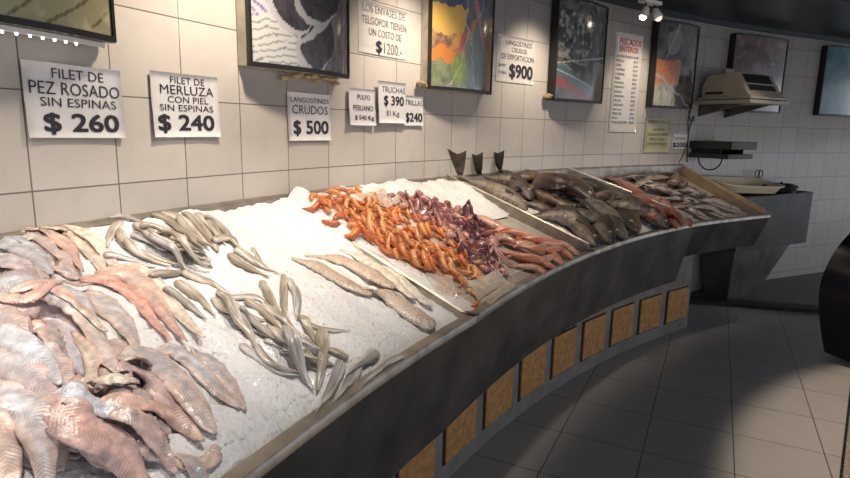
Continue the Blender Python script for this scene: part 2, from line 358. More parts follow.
# ------------------------------------------------------------------ surface model used to rest things on the bed and on each other
DU, DD = .02, .005
HU = np.arange(-7, 22, DU); HD = np.arange(-.02, .90, DD)
GU, GD = np.meshgrid(HU, HD, indexing='ij')
def smooth_noise(U, D, s, seed):
    r = np.random.default_rng(seed); out = 0
    for k in range(10):
        a, b, c = r.normal(0, 1, 3); out = out+np.sin(U*TILE*a*s+D*b*s+c*9)
    return out/10**.5
def ice_mound(U, D):
    m = .016+.010*smooth_noise(U, D, 16, 3)+.004*smooth_noise(U, D, 60, 4)
    m = m+.022*np.exp(-((D-.10)/.14)**2)+.012*np.exp(-((D-.55)/.2)**2)
    edge = np.clip((d_rim(U)-.035-D)/.06, .3, 1)
    m = m*edge
    s1 = np.clip((3.75-U)/.25, 0, 1)                                  # first tray
    s2 = np.clip((U-3.75)/.2, 0, 1)*np.clip((8.9+.9*D-U)/.2, 0, 1)       # prawn tray: ice high up only
    s3 = np.clip((U-9.0-.7*D)/.3, 0, 1)
    rg = .045*np.exp(-((U-3.85)/.30)**2)*np.clip((.46-D)/.12, 0, 1)
    return rg+m*s1+s2*(.004+(m+.008)*np.clip((.42-D)/.2, 0, 1))+s3*(.004+m*.4)
H = zbed(GU, GD)+ice_mound(GU, GD)
ICE = H.copy()
H[GD > d_rim(GU)-.04] = .884
def hget(u, d, A=None):
    A = H if A is None else A
    i = np.clip((np.asarray(u)-HU[0])/DU, 0, len(HU)-1.01); j = np.clip((np.asarray(d)-HD[0])/DD, 0, len(HD)-1.01)
    i0 = i.astype(int); j0 = j.astype(int); a = i-i0; b = j-j0
    return A[i0, j0]*(1-a)*(1-b)+A[i0+1, j0]*a*(1-b)+A[i0, j0+1]*(1-a)*b+A[i0+1, j0+1]*a*b
def at(x, y, lift=0):
    """the point of the bed (with what lies on it) seen at a pixel of the photograph, as (u, d)"""
    x = np.atleast_1d(np.asarray(x, float)); y = np.atleast_1d(np.asarray(y, float))
    r = FW[None]*FOC+RT[None]*(x-425)[:, None]+UP[None]*(239-y)[:, None]; r /= np.linalg.norm(r, axis=1)[:, None]
    out = []
    for k in range(len(x)):
        ts = np.arange(.45, 7.5, .02); pt = r[k]*ts[:, None]; u, d = inv(pt[:, :2]); z = pt[:, 2]+EYE
        g = z-(hget(u, d)+lift); ok = (d > -.02) & (d < .95); g[~ok] = 1
        h = np.where(g < 0)[0]
        if len(h) == 0:
            i = np.argmin(np.where(ok, g, 9)); out.append((u[i], d[i])); continue
        i = h[0]; i0 = max(i-1, 0); f = g[i0]/(g[i0]-g[i]+1e-9) if i > i0 and ok[i0] else 1
        out.append((u[i0]+(u[i]-u[i0])*f, d[i0]+(d[i]-d[i0])*f))
    return np.array(out)
def crom(C, n):
    C = np.asarray(C, float)
    if len(C) == 2: C = np.array([C[0], C.mean(0), C[1]])
    C = np.concatenate([[2*C[0]-C[1]], C, [2*C[-1]-C[-2]]]); out = []
    seg = len(C)-3
    for t in np.linspace(0, seg-1e-6, n):
        i = int(t); f = t-i; a, b, c, d = C[i:i+4]
        out.append(.5*((2*b)+(c-a)*f+(2*a-5*b+4*c-d)*f*f+(3*b-a-3*c+d)*f**3))
    return np.array(out)
def gsm(a, k):
    for _ in range(k): a = np.convolve(np.r_[a[0], a, a[-1]], [.25, .5, .25], 'valid')
    return a
BEDN = None
def drape(ud, A, B, stiff=6, sink=.25, ends=True, rigid=False, cap=None):
    """centre line over the surface: returns world points and frames, and stamps the body on the surface"""
    n = len(ud); u, d = ud[:, 0], ud[:, 1]
    X = P(u, d, 0.)[:, :2]; T = np.gradient(X, axis=0); T /= np.linalg.norm(T, axis=1)[:, None]+1e-9
    S = np.stack([T[:, 1], -T[:, 0]], 1)      # to the right
    h0 = hget(u, d); hs = []
    for q in (-.75, -.4, .4, .75):
        uu_, dd_ = inv(X+S*(A*q)[:, None]); hs.append(hget(uu_, dd_))
    hs = np.array(hs); base = np.maximum(h0, (hs.max(0)+h0+hs.mean(0))/3)
    if cap: base = np.minimum(base, zbed(u, d)+cap)
    roll = gsm((hs[2]-hs[1])/(.8*A+1e-4), 3); roll = np.clip(roll*.8, -.7, .7)
    sm = base.copy()
    for _ in range(4): sm = np.maximum(gsm(sm, stiff), base-sink*B); sm = gsm(sm, 2)
    if rigid:
        q = np.linspace(-1, 1, n); bl = zbed(u, d); r_ = np.clip(base-bl, 0, .085); sl = np.clip(np.polyfit(q, r_, 1)[0], -.022, .022); sm = bl+sl*q; sm = sm+np.percentile(r_-sl*q, 72)-.2*B.max()-.012*q*q; roll = np.full(n, np.clip(roll.mean(), -.35, .35))
    zc = sm+B*(1-sink*.5)
    C = np.c_[X, zc]
    T3 = np.gradient(C, axis=0); T3 /= np.linalg.norm(T3, axis=1)[:, None]
    S3 = np.c_[S, roll]; S3 -= (S3*T3).sum(1)[:, None]*T3; S3 /= np.linalg.norm(S3, axis=1)[:, None]
    N3 = np.cross(S3, T3)
    # stamp
    m = max(n, int(np.linalg.norm(np.diff(X, axis=0), axis=1).sum()/.0035)+2)
    ti = np.linspace(0, n-1, m); q = np.linspace(-1, 1, 2*int(max(A.max()/.0035, 2))+1)
    it = lambda a: np.interp(ti, np.arange(n), a)
    Xc = np.c_[it(X[:, 0]), it(X[:, 1])]; Sc = np.c_[it(S[:, 0]), it(S[:, 1])]; a_ = it(A); b_ = it(B); z_ = it(zc); r_ = it(roll)
    PT = Xc[:, None]+Sc[:, None]*(a_[:, None]*q[None])[:, :, None]; ZT = z_[:, None]+b_[:, None]*np.sqrt(1-q[None]**2)*.95+(r_*a_)[:, None]*q[None]
    pu, pd = inv(PT.reshape(-1, 2)); i = np.round((pu-HU[0])/DU).astype(int); j = np.round((pd-HD[0])/DD).astype(int)
    ok = (i >= 0) & (i < len(HU)) & (j >= 0) & (j < len(HD)); np.maximum.at(H, (i[ok], j[ok]), ZT.ravel()[ok])
    return C, T3, S3, N3
def clampud(ud, A, wall=.012):
    ud[:, 1] = np.clip(ud[:, 1], wall+A, .86); return ud
def sweep(C, S, N, A, B, ring=14, flat=1.0, belly=1.0, vside=None):
    """closed body: A half width along S, B half height along N"""
    n = len(C); th = np.linspace(0, 2*PI, ring, endpoint=False); ca = np.cos(th); sa = np.sin(th)
    e = 1/flat if flat else 1
    ca_ = np.sign(ca)*abs(ca)**e; sa_ = np.sign(sa)*abs(sa)**e; sa_ = np.where(sa_ < 0, sa_*belly, sa_)
    V = C[:, None]+S[:, None]*(A[:, None]*ca_[None])[:, :, None]+N[:, None]*(B[:, None]*sa_[None])[:, :, None]
    L = np.r_[0, np.cumsum(np.linalg.norm(np.diff(C, axis=0), axis=1))]
    UV = np.stack([np.broadcast_to(L[:, None], (n, ring)), A[:, None]*np.where(sa >= 0, ca, ca)[None]*1.0+0*sa[None]], -1)
    V = V.reshape(-1, 3); UV = UV.reshape(-1, 2)
    F = [(i*ring+k, i*ring+(k+1) % ring, (i+1)*ring+(k+1) % ring, (i+1)*ring+k) for i in range(n-1) for k in range(ring)]
    F += [tuple(range(ring))[::-1], tuple(range((n-1)*ring, n*ring))]
    tt = np.repeat(np.linspace(0, 1, n), ring); cc = np.tile(ca, n); ss = np.tile(sa, n)
    return V, F, UV, tt, cc, ss
def lerp(a, b, t): a = np.asarray(a, float); b = np.asarray(b, float); t = np.asarray(t)[..., None]; return a*(1-t)+b*t
def nz1(n, k, amp):
    x = np.linspace(0, 1, n); return sum(amp/(i+1)*np.sin(2*PI*(i+1)*x*rng.uniform(.5, 1.2)+rng.uniform(0, 7)) for i in range(k))
def pts(s): return np.array([tuple(map(float, q.split(','))) for q in s.split()])
SCENE_PARTS = []

# ------------------------------------------------------------------ crushed ice
M['ice'] = pm('crushed_ice', (.93, .93, .94), .35, bump=1, noise=.05, nscale=75, coat=.35, sss=.12)
def ice(name, u0, u1, label, seed, chunks):
    r = np.random.default_rng(seed)
    a = np.arange(u0, u1+.001, .05); dd = np.arange(.048, .86, .0125); A_, D_ = np.meshgrid(a, dd, indexing='ij')
    lim = d_rim(A_)-.041; past = D_ >= lim; D_ = np.minimum(D_, lim)
    Z = hget(A_, D_, ICE); low = zbed(A_, D_)
    Z = np.where(past, .868, Z); keep = Z-low > (.007 if u0 > 0 else -1)
    Zn = Z+.0014*r.normal(0, 1, Z.shape)*keep
    Vt = P(A_, D_, Zn).reshape(-1, 3); m = len(dd); V = [Vt]; F = []
    for i in range(len(a)-1):
        for j in range(m-1):
            if keep[i, j] or keep[i+1, j+1] or keep[i+1, j] or keep[i, j+1]: F.append((i*m+j, i*m+j+1, (i+1)*m+j+1, (i+1)*m+j))
    nn = len(Vt); cand = np.argwhere(keep); sel = cand[r.integers(0, len(cand), chunks)]
    for (i, j) in sel:
        u = a[i]+r.uniform(-.03, .03); d = float(np.clip(D_[i, j]+r.uniform(-.006, .006), .05, .76)); z = float(hget(u, d, ICE))-.0015; s = r.uniform(.0015, .0036)
        q = r.normal(0, 1, (3, 3)); q, _ = np.linalg.qr(q); c = P(u, d, z)
        o8 = np.array([(-1, -1, -1), (1, -1, -1), (1, 1, -1), (-1, 1, -1), (-1, -1, 1), (1, -1, 1), (1, 1, 1), (-1, 1, 1)])*s*r.uniform(.5, 1, 3)
        V.append(c+o8@q.T); F += [tuple(x+nn for x in f) for f in ((3, 2, 1, 0), (4, 5, 6, 7), (0, 1, 5, 4), (1, 2, 6, 5), (2, 3, 7, 6), (3, 0, 4, 7))]; nn += 8
    o = mk(name, np.concatenate(V), F, M['ice'], smooth=False); nq = len(F)-6*len(sel); o.data.polygons.foreach_set('use_smooth', [True]*nq+[False]*(len(F)-nq))
    return tag(o, label, 'ice', None, 'stuff')
ice('crushed_ice', -6.5, 4.3, 'bed of white crushed ice under the fillets and slim fish', 1, 5000)
ice('crushed_ice', 4.35, 9.4, 'white crushed ice heaped at the back of the prawn and octopus tray', 2, 1200)
ice('crushed_ice', 9.6, 14.8, 'thin crushed ice beneath the whole dark fish', 3, 500)

# ------------------------------------------------------------------ animals of the counter
def px2m(px, ud):
    c = P(ud[0], ud[1], 1.0); return px*np.linalg.norm(c-np.array([0, 0, EYE]))/FOC
def place(poly, lift=0, n=26, seed_uv=None):
    q = pts(poly) if isinstance(poly, str) else np.asarray(poly, float)
    return crom(at(q[:, 0], q[:, 1], lift), n)
def finmesh(name, parent, base, D, Sp, l, w0, w1, fork, col, mat, th=.0012, curl=0, up=None, n=8):
    D = D/np.linalg.norm(D); Sp = Sp-(Sp@D)*D; Sp /= np.linalg.norm(Sp); N = np.cross(Sp, D); V = []; C = []
    for side in (1, -1):
        for i in range(n+1):
            q = 2*i/n-1
            for k in range(4):
                t = k/3; ll = l*(1-fork*(1-abs(q)**1.3)); wv = w0+(w1-w0)*t**.8
                p = base+D*(ll*t-.15*w0)+Sp*q*wv+N*(side*th*(1-.6*t)+curl*t*t*l*(.4+.6*abs(q)))
                V.append(p); sh = .8+.35*((i+k) % 2)*.5; C.append(np.array(col)*sh)
    m = (n+1)*4; F = []
    for i in range(n):
        for k in range(3): a = i*4+k; F.append((a, a+4, a+5, a+1)); F.append((m+a, m+a+1, m+a+5, m+a+4))
    for i in range(n): F.append((i*4+3, (i+1)*4+3, m+(i+1)*4+3, m+i*4+3)); F.append((i*4, m+i*4, m+(i+1)*4, (i+1)*4))
    for k in range(3): F.append((k, k+1, m+k+1, m+k)); F.append((n*4+k, m+n*4+k, m+n*4+k+1, n*4+k+1))
    UVs = np.zeros((len(V), 2)); UVs[:, 1] = np.tile(np.repeat(np.linspace(-.02, .02, n+1), 4), 2)
    return mk(name, V, F, mat, parent, uv=UVs, col=C)

def fillet(poly, px, label, c1=(.62, .44, .40), c2=(.52, .50, .53), thick=.30, group=None, lift=0, cat='fish fillet', tail=.25, head=.45, name='fish_fillet'):
    ud = place(poly, lift); n = len(ud); a = px2m(px*.9, ud[n//2]); t = np.linspace(0, 1, n)
    A = a*np.interp(t, [0, .05, .25, .6, .92, 1], [head*.5, head, 1, .92, tail*1.5, tail*.5])*(1+nz1(n, 3, .05)); B = np.maximum(.0035, A*thick*(1+nz1(n, 3, .12)))
    B[0] = B[-1] = .002
    clampud(ud, A)
    C, T, S, N = drape(ud, A, B, 5, .3)
    V, F, UV, tt, cc, ss = sweep(C, S, N, A, B, 18, 1.0, .55); Br = np.repeat(B, 18); ofs = rng.uniform(-.25, .25)
    Nn = np.repeat(N, 18, 0); q_ = rng.uniform(0, 9, 4); V = V-Nn*(Br*.38*np.exp(-((cc-ofs-.12*np.sin(tt*6+q_[3]))/.16)**2)*(ss > 0))[:, None]; V = V+Nn*((.0022*np.sin(tt*31+cc*4+q_[0])*np.sin(cc*5+q_[1])+.0014*np.sin(tt*67+q_[2]+cc*9))*(ss > -.2)*np.minimum(1, 4*tt*(1-tt)*2))[:, None]
    # ridge along the middle, thin skirts at the sides
    r1 = rng.uniform(.8, 1.15); ph = rng.uniform(0, 9)
    mix = np.clip(.5+.9*(np.abs(cc)-.45)+.3*np.sin(tt*7+ph)+.15*np.sin(cc*9+tt*23), 0, 1)
    col = lerp(c2, c1, mix)*(1.0+.12*np.sin(tt*15+cc*5+ph))[:, None]*r1**.4
    red = np.clip(np.sin(tt*3+ph)*np.clip(-cc, 0, 1)-.45, 0, 1)[:, None]; col = col*(1-red)+np.array([.62, .25, .20])*red
    o = mk(name, V, F, M['fillet'], uv=UV, col=col); tag(o, label, cat, group or 'pink and silver hake fillets at the near end of the ice'); return o

PALE = (.76, .58, .48); PINK = (.76, .46, .38); GREY = (.58, .56, .58); MAUVE = (.62, .45, .42); SILV = (.66, .67, .72); CREAM = (.80, .70, .58); ROSE = (.76, .38, .31)
# lower layer that fills the heap
for k in range(64):
    x = rng.uniform(-25, 160); y = rng.uniform(262, 460)
    if y < 300 and x > 110: continue
    if x > 60+(y-262)*.75: x -= 60
    a = math.radians(rng.uniform(25, 60)); l = rng.uniform(50, 95)*(.6+.5*(y-230)/250)
    q = [(x-l*math.cos(a)*.5, y-l*math.sin(a)*.4), (x, y), (x+l*math.cos(a)*.45, y+l*math.sin(a)*.55)]
    zone = 'by the wall end' if y < 310 else 'in the middle' if y < 385 else 'at the front end'
    fillet(q, rng.uniform(12, 18)*(.6+.5*(y-230)/250)*1.2, 'pale fillet mostly buried in the heap of fillets, %s' % zone, c1=(.66, .50, .44), c2=(.56, .51, .50), group='buried fillets %s of the heap' % zone)
FIL = [
 ('-15,225 15,226 42,240 62,272', 9, PALE, GREY, 'pinkish fillet arching down beside the wall, second from the left edge'),
 ('15,226 45,232 68,250 84,282', 9, PINK, PALE, 'rose fillet sloping from the wall seam to the middle of the heap'),
 ('40,226 68,234 92,256 108,284', 10, CREAM, PALE, 'cream fillet arching from the wall behind the rose fillet'),
 ('62,226 90,238 108,258 120,282', 8, CREAM, CREAM, 'outermost cream fillet of the back row, facing the slim fish'),
 ('-25,240 5,243 32,256 52,282', 14, GREY, SILV, 'wide grey fillet with bluish sheen at the left edge, back row'),
 ('-25,262 5,262 28,275 45,292', 10, MAUVE, GREY, 'mauve grey fillet tucked beneath the wide grey one at the left edge'),
 ('110,270 142,276 168,300 205,348', 11, CREAM, PALE, 'long pale fillet lying outermost, next to the ice with slim fish'),
 ('95,276 128,278 155,302 188,352', 10, PINK, PALE, 'long pink fillet arching beside the outermost pale one'),
 ('80,284 108,281 138,302 172,350', 9, ROSE, PINK, 'reddest fillet, salmon coloured where it bends in mid heap'),
 ('72,292 100,304 125,330 142,366', 13, PALE, GREY, 'grey fillet with crossing muscle lines below the reddest fillet'),
 ('-20,300 18,303 60,330 88,385', 30, MAUVE, SILV, 'largest silver blue fillet with herringbone flesh at the left'),
 ('20,294 55,302 88,332 118,378', 17, PALE, SILV, 'broad silver fillet with herringbone pattern right of the largest one'),
 ('10,296 45,288 80,308 108,340', 7, CREAM, PINK, 'narrow creamy strip fillet curling over the broad silver fillet'),
 ('-20,308 15,300 45,290 92,288', 6, PINK, PALE, 'thin orange pink strip lying crosswise in mid heap'),
 ('-20,335 15,345 42,365 62,395', 13, GREY, SILV, 'blue grey fillet at the left edge under the largest one'),
 ('-25,370 5,372 38,392 66,418', 16, MAUVE, GREY, 'dull grey fillet at the left edge above the striped one'),
 ('118,372 145,385 172,410 200,440', 13, MAUVE, MAUVE, 'dark mauve fillet between two large pinkish fillets'),
 ('190,352 212,366 232,390 246,415', 10, PALE, GREY, 'slender grey fillet lying outermost on the ice at right'),
 ('152,352 180,358 210,385 240,412', 12, PALE, SILV, 'fillet with pale blue silver centre near the right side of heap'),
 ('120,360 150,368 188,400 216,442', 19, PALE, GREY, 'large glossy pinkish grey fillet at the right of the heap'),
 ('72,332 92,360 86,386 100,392', 8, PALE, CREAM, 'curled pale piece folded over in the centre of heap'),
 ('80,392 104,392 128,384 140,392', 6, CREAM, PALE, 'small curled flap in the centre of the heap'),
 ('80,400 125,404 172,424 205,450', 14, PINK, PALE, 'pink fillet running to a curled end near the front rim'),
 ('215,440 212,462 190,470 165,462', 9, PALE, CREAM, 'rolled fillet end with reddish hole near the front rim'),
 ('45,408 80,402 105,414 132,430', 10, SILV, SILV, 'bright silver fillet with dark cross stripes near the bottom'),
 ('110,425 140,430 160,450 178,485', 12, PALE, MAUVE, 'fillet with a brown slit near the bottom centre of the heap'),
 ('38,412 78,436 118,468 160,510', 22, MAUVE, PINK, 'big mauve pink fillet crossing the bottom of the picture'),
 ('-10,395 22,415 42,450 48,500', 19, PALE, SILV, 'striped grey fillet standing upright at bottom left'),
 ('-30,420 -2,440 8,480 5,520', 14, PALE, PALE, 'pale beige fillet end in the bottom left corner'),
 ('175,455 195,470 200,490 190,510', 10, PALE, GREY, 'fillet end at the bottom edge beside the front rim'),
]
for q, px, c1, c2, lb in FIL: fillet(q, px, lb, c1, c2, thick=.26)

def slim(poly, label, px=5.2, tone=0, group=None):
    ud = place(poly, 0, 22); n = len(ud); t = np.linspace(0, 1, n); a = px2m(px, ud[n//2])
    A = a*np.interp(t, [0, .06, .3, .6, .9, 1], [.45, .8, 1, .78, .34, .12])*(1+nz1(n, 2, .08)); B = A*.52
    clampud(ud, A); C, T, S, N = drape(ud, A, B, 5, .35)
    V, F, UV, tt, cc, ss = sweep(C, S, N, A, B, 14, 1.05); V = V-np.repeat(N, 14, 0)*(np.repeat(B, 14)*.75*np.exp(-((cc-.25)/.22)**2)*(ss > 0)*np.clip((tt-.03)*12, 0, 1)*np.clip((.62-tt)*5, 0, 1))[:, None]
    back, belly = [((.44, .37, .30), (.84, .76, .69)), ((.31, .26, .19), (.76, .68, .60)), ((.40, .38, .37), (.80, .77, .76))][tone]
    sh = rng.choice([-1, 1]); m = np.clip(.5+.75*cc*sh+.25*np.sin(tt*9), 0, 1); col = lerp(back, belly, m)
    slit = np.clip(1-abs(cc*sh-.35)/.22, 0, 1)*np.clip(1-abs(tt-.28)/.25, 0, 1)*(rng.random() < .5)*(ss > 0)
    col = col*(1-.8*slit[:, None])
    o = mk('slim_fish', V, F, M['slim'], uv=UV, col=col); return tag(o, label, 'fish', 'slim gutted fish on the ice')
SL = [
 ('102,216 125,218 152,225', 'slim pale fish lying flat along the wall rail, leftmost', 3.6, 2), ('122,222 112,235 107,250', 'short slim fish pointing toward the fillets, upright at left of bunch', 4, 0),
 ('104,256 130,261 157,269', 'slim pinkish fish lying alone at left edge of the bunch', 4.6, 2), ('120,230 126,246 150,257 180,270', 'slim fish bent like a hook in the left part of bunch', 5, 1),
 ('135,224 148,234 160,246 176,258', 'slim pale fish in the left bunch running to its middle', 4.6, 0), ('140,230 165,233 188,252 212,272', 'long slim fish crossing the centre of the left bunch', 5, 0),
 ('125,240 140,256 172,268', 'slim fish low in the left bunch beside the hooked one', 4.6, 0), ('150,240 172,252 190,272', 'slim fish under the long crossing one in left bunch', 4.6, 2),
 ('152,215 172,226 192,240 206,257', 'olive slim fish leaning in the middle of the upper bunch', 5, 1), ('160,213 186,228 210,252', 'broad olive slim fish in the upper bunch', 5.5, 1),
 ('178,217 192,235 212,254', 'slim fish with dark mouth in the upper bunch', 5, 0), ('183,213 197,226 212,244 219,255', 'slim fish with black slit at its top, upper bunch', 5, 1),
 ('196,214 215,232 226,247', 'slim fish right of the one with black slit', 4.6, 0), ('205,217 218,226 230,240 238,252', 'outermost slim fish of the upper bunch, toward bare ice', 4.8, 0),
 ('213,243 230,240 240,252', 'short bent fish at the lower end of upper bunch', 5.2, 1), ('150,276 172,276 187,266', 'curved slim fish beneath the hooked one, near the fillets', 5, 1),
 ('234,252 252,262 282,276', 'slim fish leading from the upper bunch toward the lower one', 5, 0), ('228,254 246,268 270,279', 'slim fish beside the one linking both bunches', 4.4, 1),
 ('252,248 258,258 266,268', 'tiny thin curl of fish alone on bare ice', 2.2, 1), ('182,272 206,284 234,300', 'thick olive slim fish between fillets and lower bunch', 6, 1),
 ('176,282 198,300 216,320', 'flabby pale slim fish next to the fillets', 6, 0), ('165,288 186,305 207,322', 'pale slim fish closest to the fillets', 5.5, 2),
 ('213,298 226,310 243,322', 'slim fish with gaping black belly at left of the lower bunch', 5.5, 1), ('230,299 255,299 274,310', 'slim fish lying crosswise over the top of lower bunch', 5, 0),
 ('262,281 270,300 284,324', 'green brown slim fish upright at the top of lower bunch', 5, 1), ('284,276 284,298 286,322', 'slim dark fish upright beside the green brown one', 4.4, 1),
 ('289,280 297,298 297,322', 'pale slim fish upright, rightmost at top of lower bunch', 5, 2), ('218,292 235,314 250,338 256,352', 'long slim fish on the left flank of the lower bunch', 5.5, 0),
 ('240,308 256,326 282,346', 'slim fish in the left middle of the lower bunch', 5, 2), ('246,300 266,316 292,336', 'slim fish in the centre of the lower bunch', 5, 0),
 ('262,304 280,318 304,338', 'slim fish right of centre in the lower bunch', 5, 0), ('240,346 254,357 274,372 304,376', 'slim fish with open belly lying lowest on the ice', 6, 2),
 ('255,344 270,364 304,374', 'dark green slim fish curved above the lowest one', 6, 1), ('270,328 288,344 306,356', 'slim fish hidden in the middle of the lower bunch', 5, 0),
 ('300,320 318,330 350,333', 'slim fish pointing right over bare ice', 4.6, 1), ('300,318 308,330 320,348', 'slim brown fish crossing near the right pointing one', 5, 1),
 ('348,362 335,354 318,346', 'olive slim fish with its head toward the rim', 6, 1), ('286,330 296,352 314,394', 'silver slim fish tapering down to the rim', 7, 2),
 ('322,330 323,355 317,396', 'dark olive fish standing out in the lower bunch', 7, 1), ('342,362 334,385 316,412', 'silver fish with rolled end resting at the rim', 6.5, 2),
 ('360,368 350,385 332,404', 'grey silver fish second from the rolled one at the rim', 6, 2), ('378,354 366,364 346,376', 'grey fish pointing up right beside the rim', 6, 2),
 ('402,357 385,366 362,386', 'last slim fish at right lying along the rim', 5, 2),
]
for k in range(46):
    x, y = (rng.uniform(140, 210), rng.uniform(235, 262)) if k < 22 else (rng.uniform(235, 320), rng.uniform(318, 360)); a = rng.uniform(.3, 1.0)
    if k < 22: y = 228+(x-130)*.35+rng.uniform(-4, 8)
    else: y = 315+(x-235)*.5+rng.uniform(-6, 10)
    slim([(x-22*math.cos(a), y-14*math.sin(a)), (x, y), (x+20*math.cos(a), y+18*math.sin(a))], 'slim grey fish half hidden beneath others in the %s bunch' % ('upper' if k < 22 else 'lower'), 4.4, rng.integers(0, 3))
for q, lb, px, tn in SL: slim(q, lb, px*1.05, tn)

def tube_fish(poly, px, label, name, mat, top, bot, parts=True, group=None, cat='fish', tailup=0, prof=None, thick=.6, fincol=(.1, .07, .05), eyes=True, n=30, stiff=8, taill=1.0, sink=.3, lift=0, cap=.075):
    """whole fish, head first; lies on its side, back to one side"""
    ud = place(poly, lift, n); t = np.linspace(0, 1, n); a = px2m(px, ud[n//2])
    A = a*np.interp(t, [0, .03, .1, .22, .4, .6, .8, .93, 1], prof or [.12, .34, .66, .92, 1, .88, .52, .26, .24]); B = A*thick
    clampud(ud, A*.8); C, T, S, N = drape(ud, A, B, stiff, sink, cap=cap)
    if tailup:
        k = np.clip((t-.55)/.45, 0, 1)**2; C[:, 2] += k*tailup; T = np.gradient(C, axis=0); T /= np.linalg.norm(T, axis=1)[:, None]; N = np.cross(S, T)
    V, F, UV, tt, cc, ss = sweep(C, S, N, A, B, 16, 1.0)
    sd = rng.choice([-1, 1]) if tailup == 0 else 1
    m = np.clip((.8 if mat is M['darkfish'] else .5)+.9*cc*sd+.18*np.sin(tt*19+3)+.15*np.sin(tt*41+cc*7), 0, 1); m = np.clip(m+.22*np.sin(tt*57+cc*11)*np.sin(cc*13+tt*9), 0, 1); col = lerp(bot, top, m)
    gill = np.exp(-((tt-.22-.03*cc**2)/.012)**2)*.6; mouth = np.exp(-((tt-.03)/.012)**2)*.5; col = col*(1-gill-mouth*(abs(cc) < .6))[:, None]
    r = thing(name, [C[:, 0].mean(), C[:, 1].mean(), C[:, 2].min()-B.max()], label, cat, group)
    mk('body', V, F, mat, r, uv=UV, col=col)
    i = n-1; L = np.linalg.norm(np.diff(C, axis=0), axis=1).sum()
    D = T[i]+(np.array([0, 0, 2.2]) if tailup else 0)
    finmesh('tail_fin', r, C[i], D, S[i], .15*L*taill, A[i]*.9, a*(.45 if tailup else .78)*taill, .18, fincol, mat, th=.0016)
    # dorsal fin along the back
    V = []; nn = 12; k0, k1 = int(.32*n), int(.78*n)
    for j in range(nn):
        q = k0+(k1-k0)*j/(nn-1); jj = int(q); hgt = a*.32*math.sin(PI*(j+.6)/(nn+.2))**.6*(1+.15*(j % 2)); e = C[jj]+S[jj]*sd*A[jj]*.9+N[jj]*B[jj]*.15
        for s_ in (1, -1): V.append(e+N[jj]*.0012*s_); V.append(e+S[jj]*sd*hgt+N[jj]*(.0005*s_)-T[jj]*0+T[jj]*hgt*.3)
    F = []
    for j in range(nn-1): q = j*4; F += [(q, q+4, q+5, q+1), (q+2, q+3, q+7, q+6), (q+1, q+5, q+7, q+3)]
    F += [(0, 1, 3, 2), (nn*4-4, nn*4-2, nn*4-1, nn*4-3)]
    mk('dorsal_fin', V, F, mat, r, uv=np.zeros((len(V), 2)), col=np.tile(fincol, (len(V), 1)))
    if parts:
        j = int(.26*n); finmesh('pectoral_fin', r, C[j]+N[j]*B[j]*.93-S[j]*sd*A[j]*.25, T[j]-S[j]*sd*.35+N[j]*.12, S[j], a*.55, a*.10, a*.22, -.2, tuple(min(1, c*1.3) for c in fincol), mat, th=.001)
    if eyes:
        j = int(.1*n); e = C[j]+N[j]*B[j]*.86+S[j]*sd*A[j]*.25; b = MB(); b.ball(e, a*.13, 6); ey = b.build('eye', M['eye_ring'], r, smooth=True)
        b = MB(); b.ball(e+N[j]*a*.06, a*.085, 6); b.build('pupil', M['eye'], ey, smooth=True)
    return r
# two long speckled fillets and pale fillets by the divider
def spk(poly, px, lb, c1=(.52, .38, .29), c2=(.70, .58, .48), mat='speck', thick=.30):
    ud = place(poly, 0, 28); n = len(ud); t = np.linspace(0, 1, n); a = px2m(px, ud[n//2])
    A = a*np.interp(t, [0, .05, .35, .7, .93, 1], [.1, .3, .9, 1, .75, .4]); B = np.maximum(.003, A*thick); clampud(ud, A)
    C, T, S, N = drape(ud, A, B, 6, .3); V, F, UV, tt, cc, ss = sweep(C, S, N, A, B, 16)
    col = lerp(c1, c2, np.clip(.5+.7*cc, 0, 1)); return tag(mk('speckled_fish_fillet', V, F, M[mat], uv=UV, col=col), lb, 'fish fillet', 'fillets on the ice beside the prawn tray')
spk('352,244 380,262 405,285 432,312', 8, 'pale white fillet lying along the prawn tray wall', (.72, .66, .56), (.78, .74, .64), 'fillet')
spk('340,250 365,262 392,284 415,305', 9, 'creamy white fillet behind the speckled pieces', (.74, .66, .54), (.8, .74, .64), 'fillet')
spk('291,258 316,268 345,285 372,299', 9, 'brown speckled fillet nearest the slim fish, pointed left end')
spk('305,257 338,262 370,277 394,292', 11, 'brown speckled fillet behind the nearest pointed one')
spk('362,288 388,300 412,318 434,333', 13, 'large speckled fillet reaching the front rim', (.60, .46, .38), (.70, .60, .52))

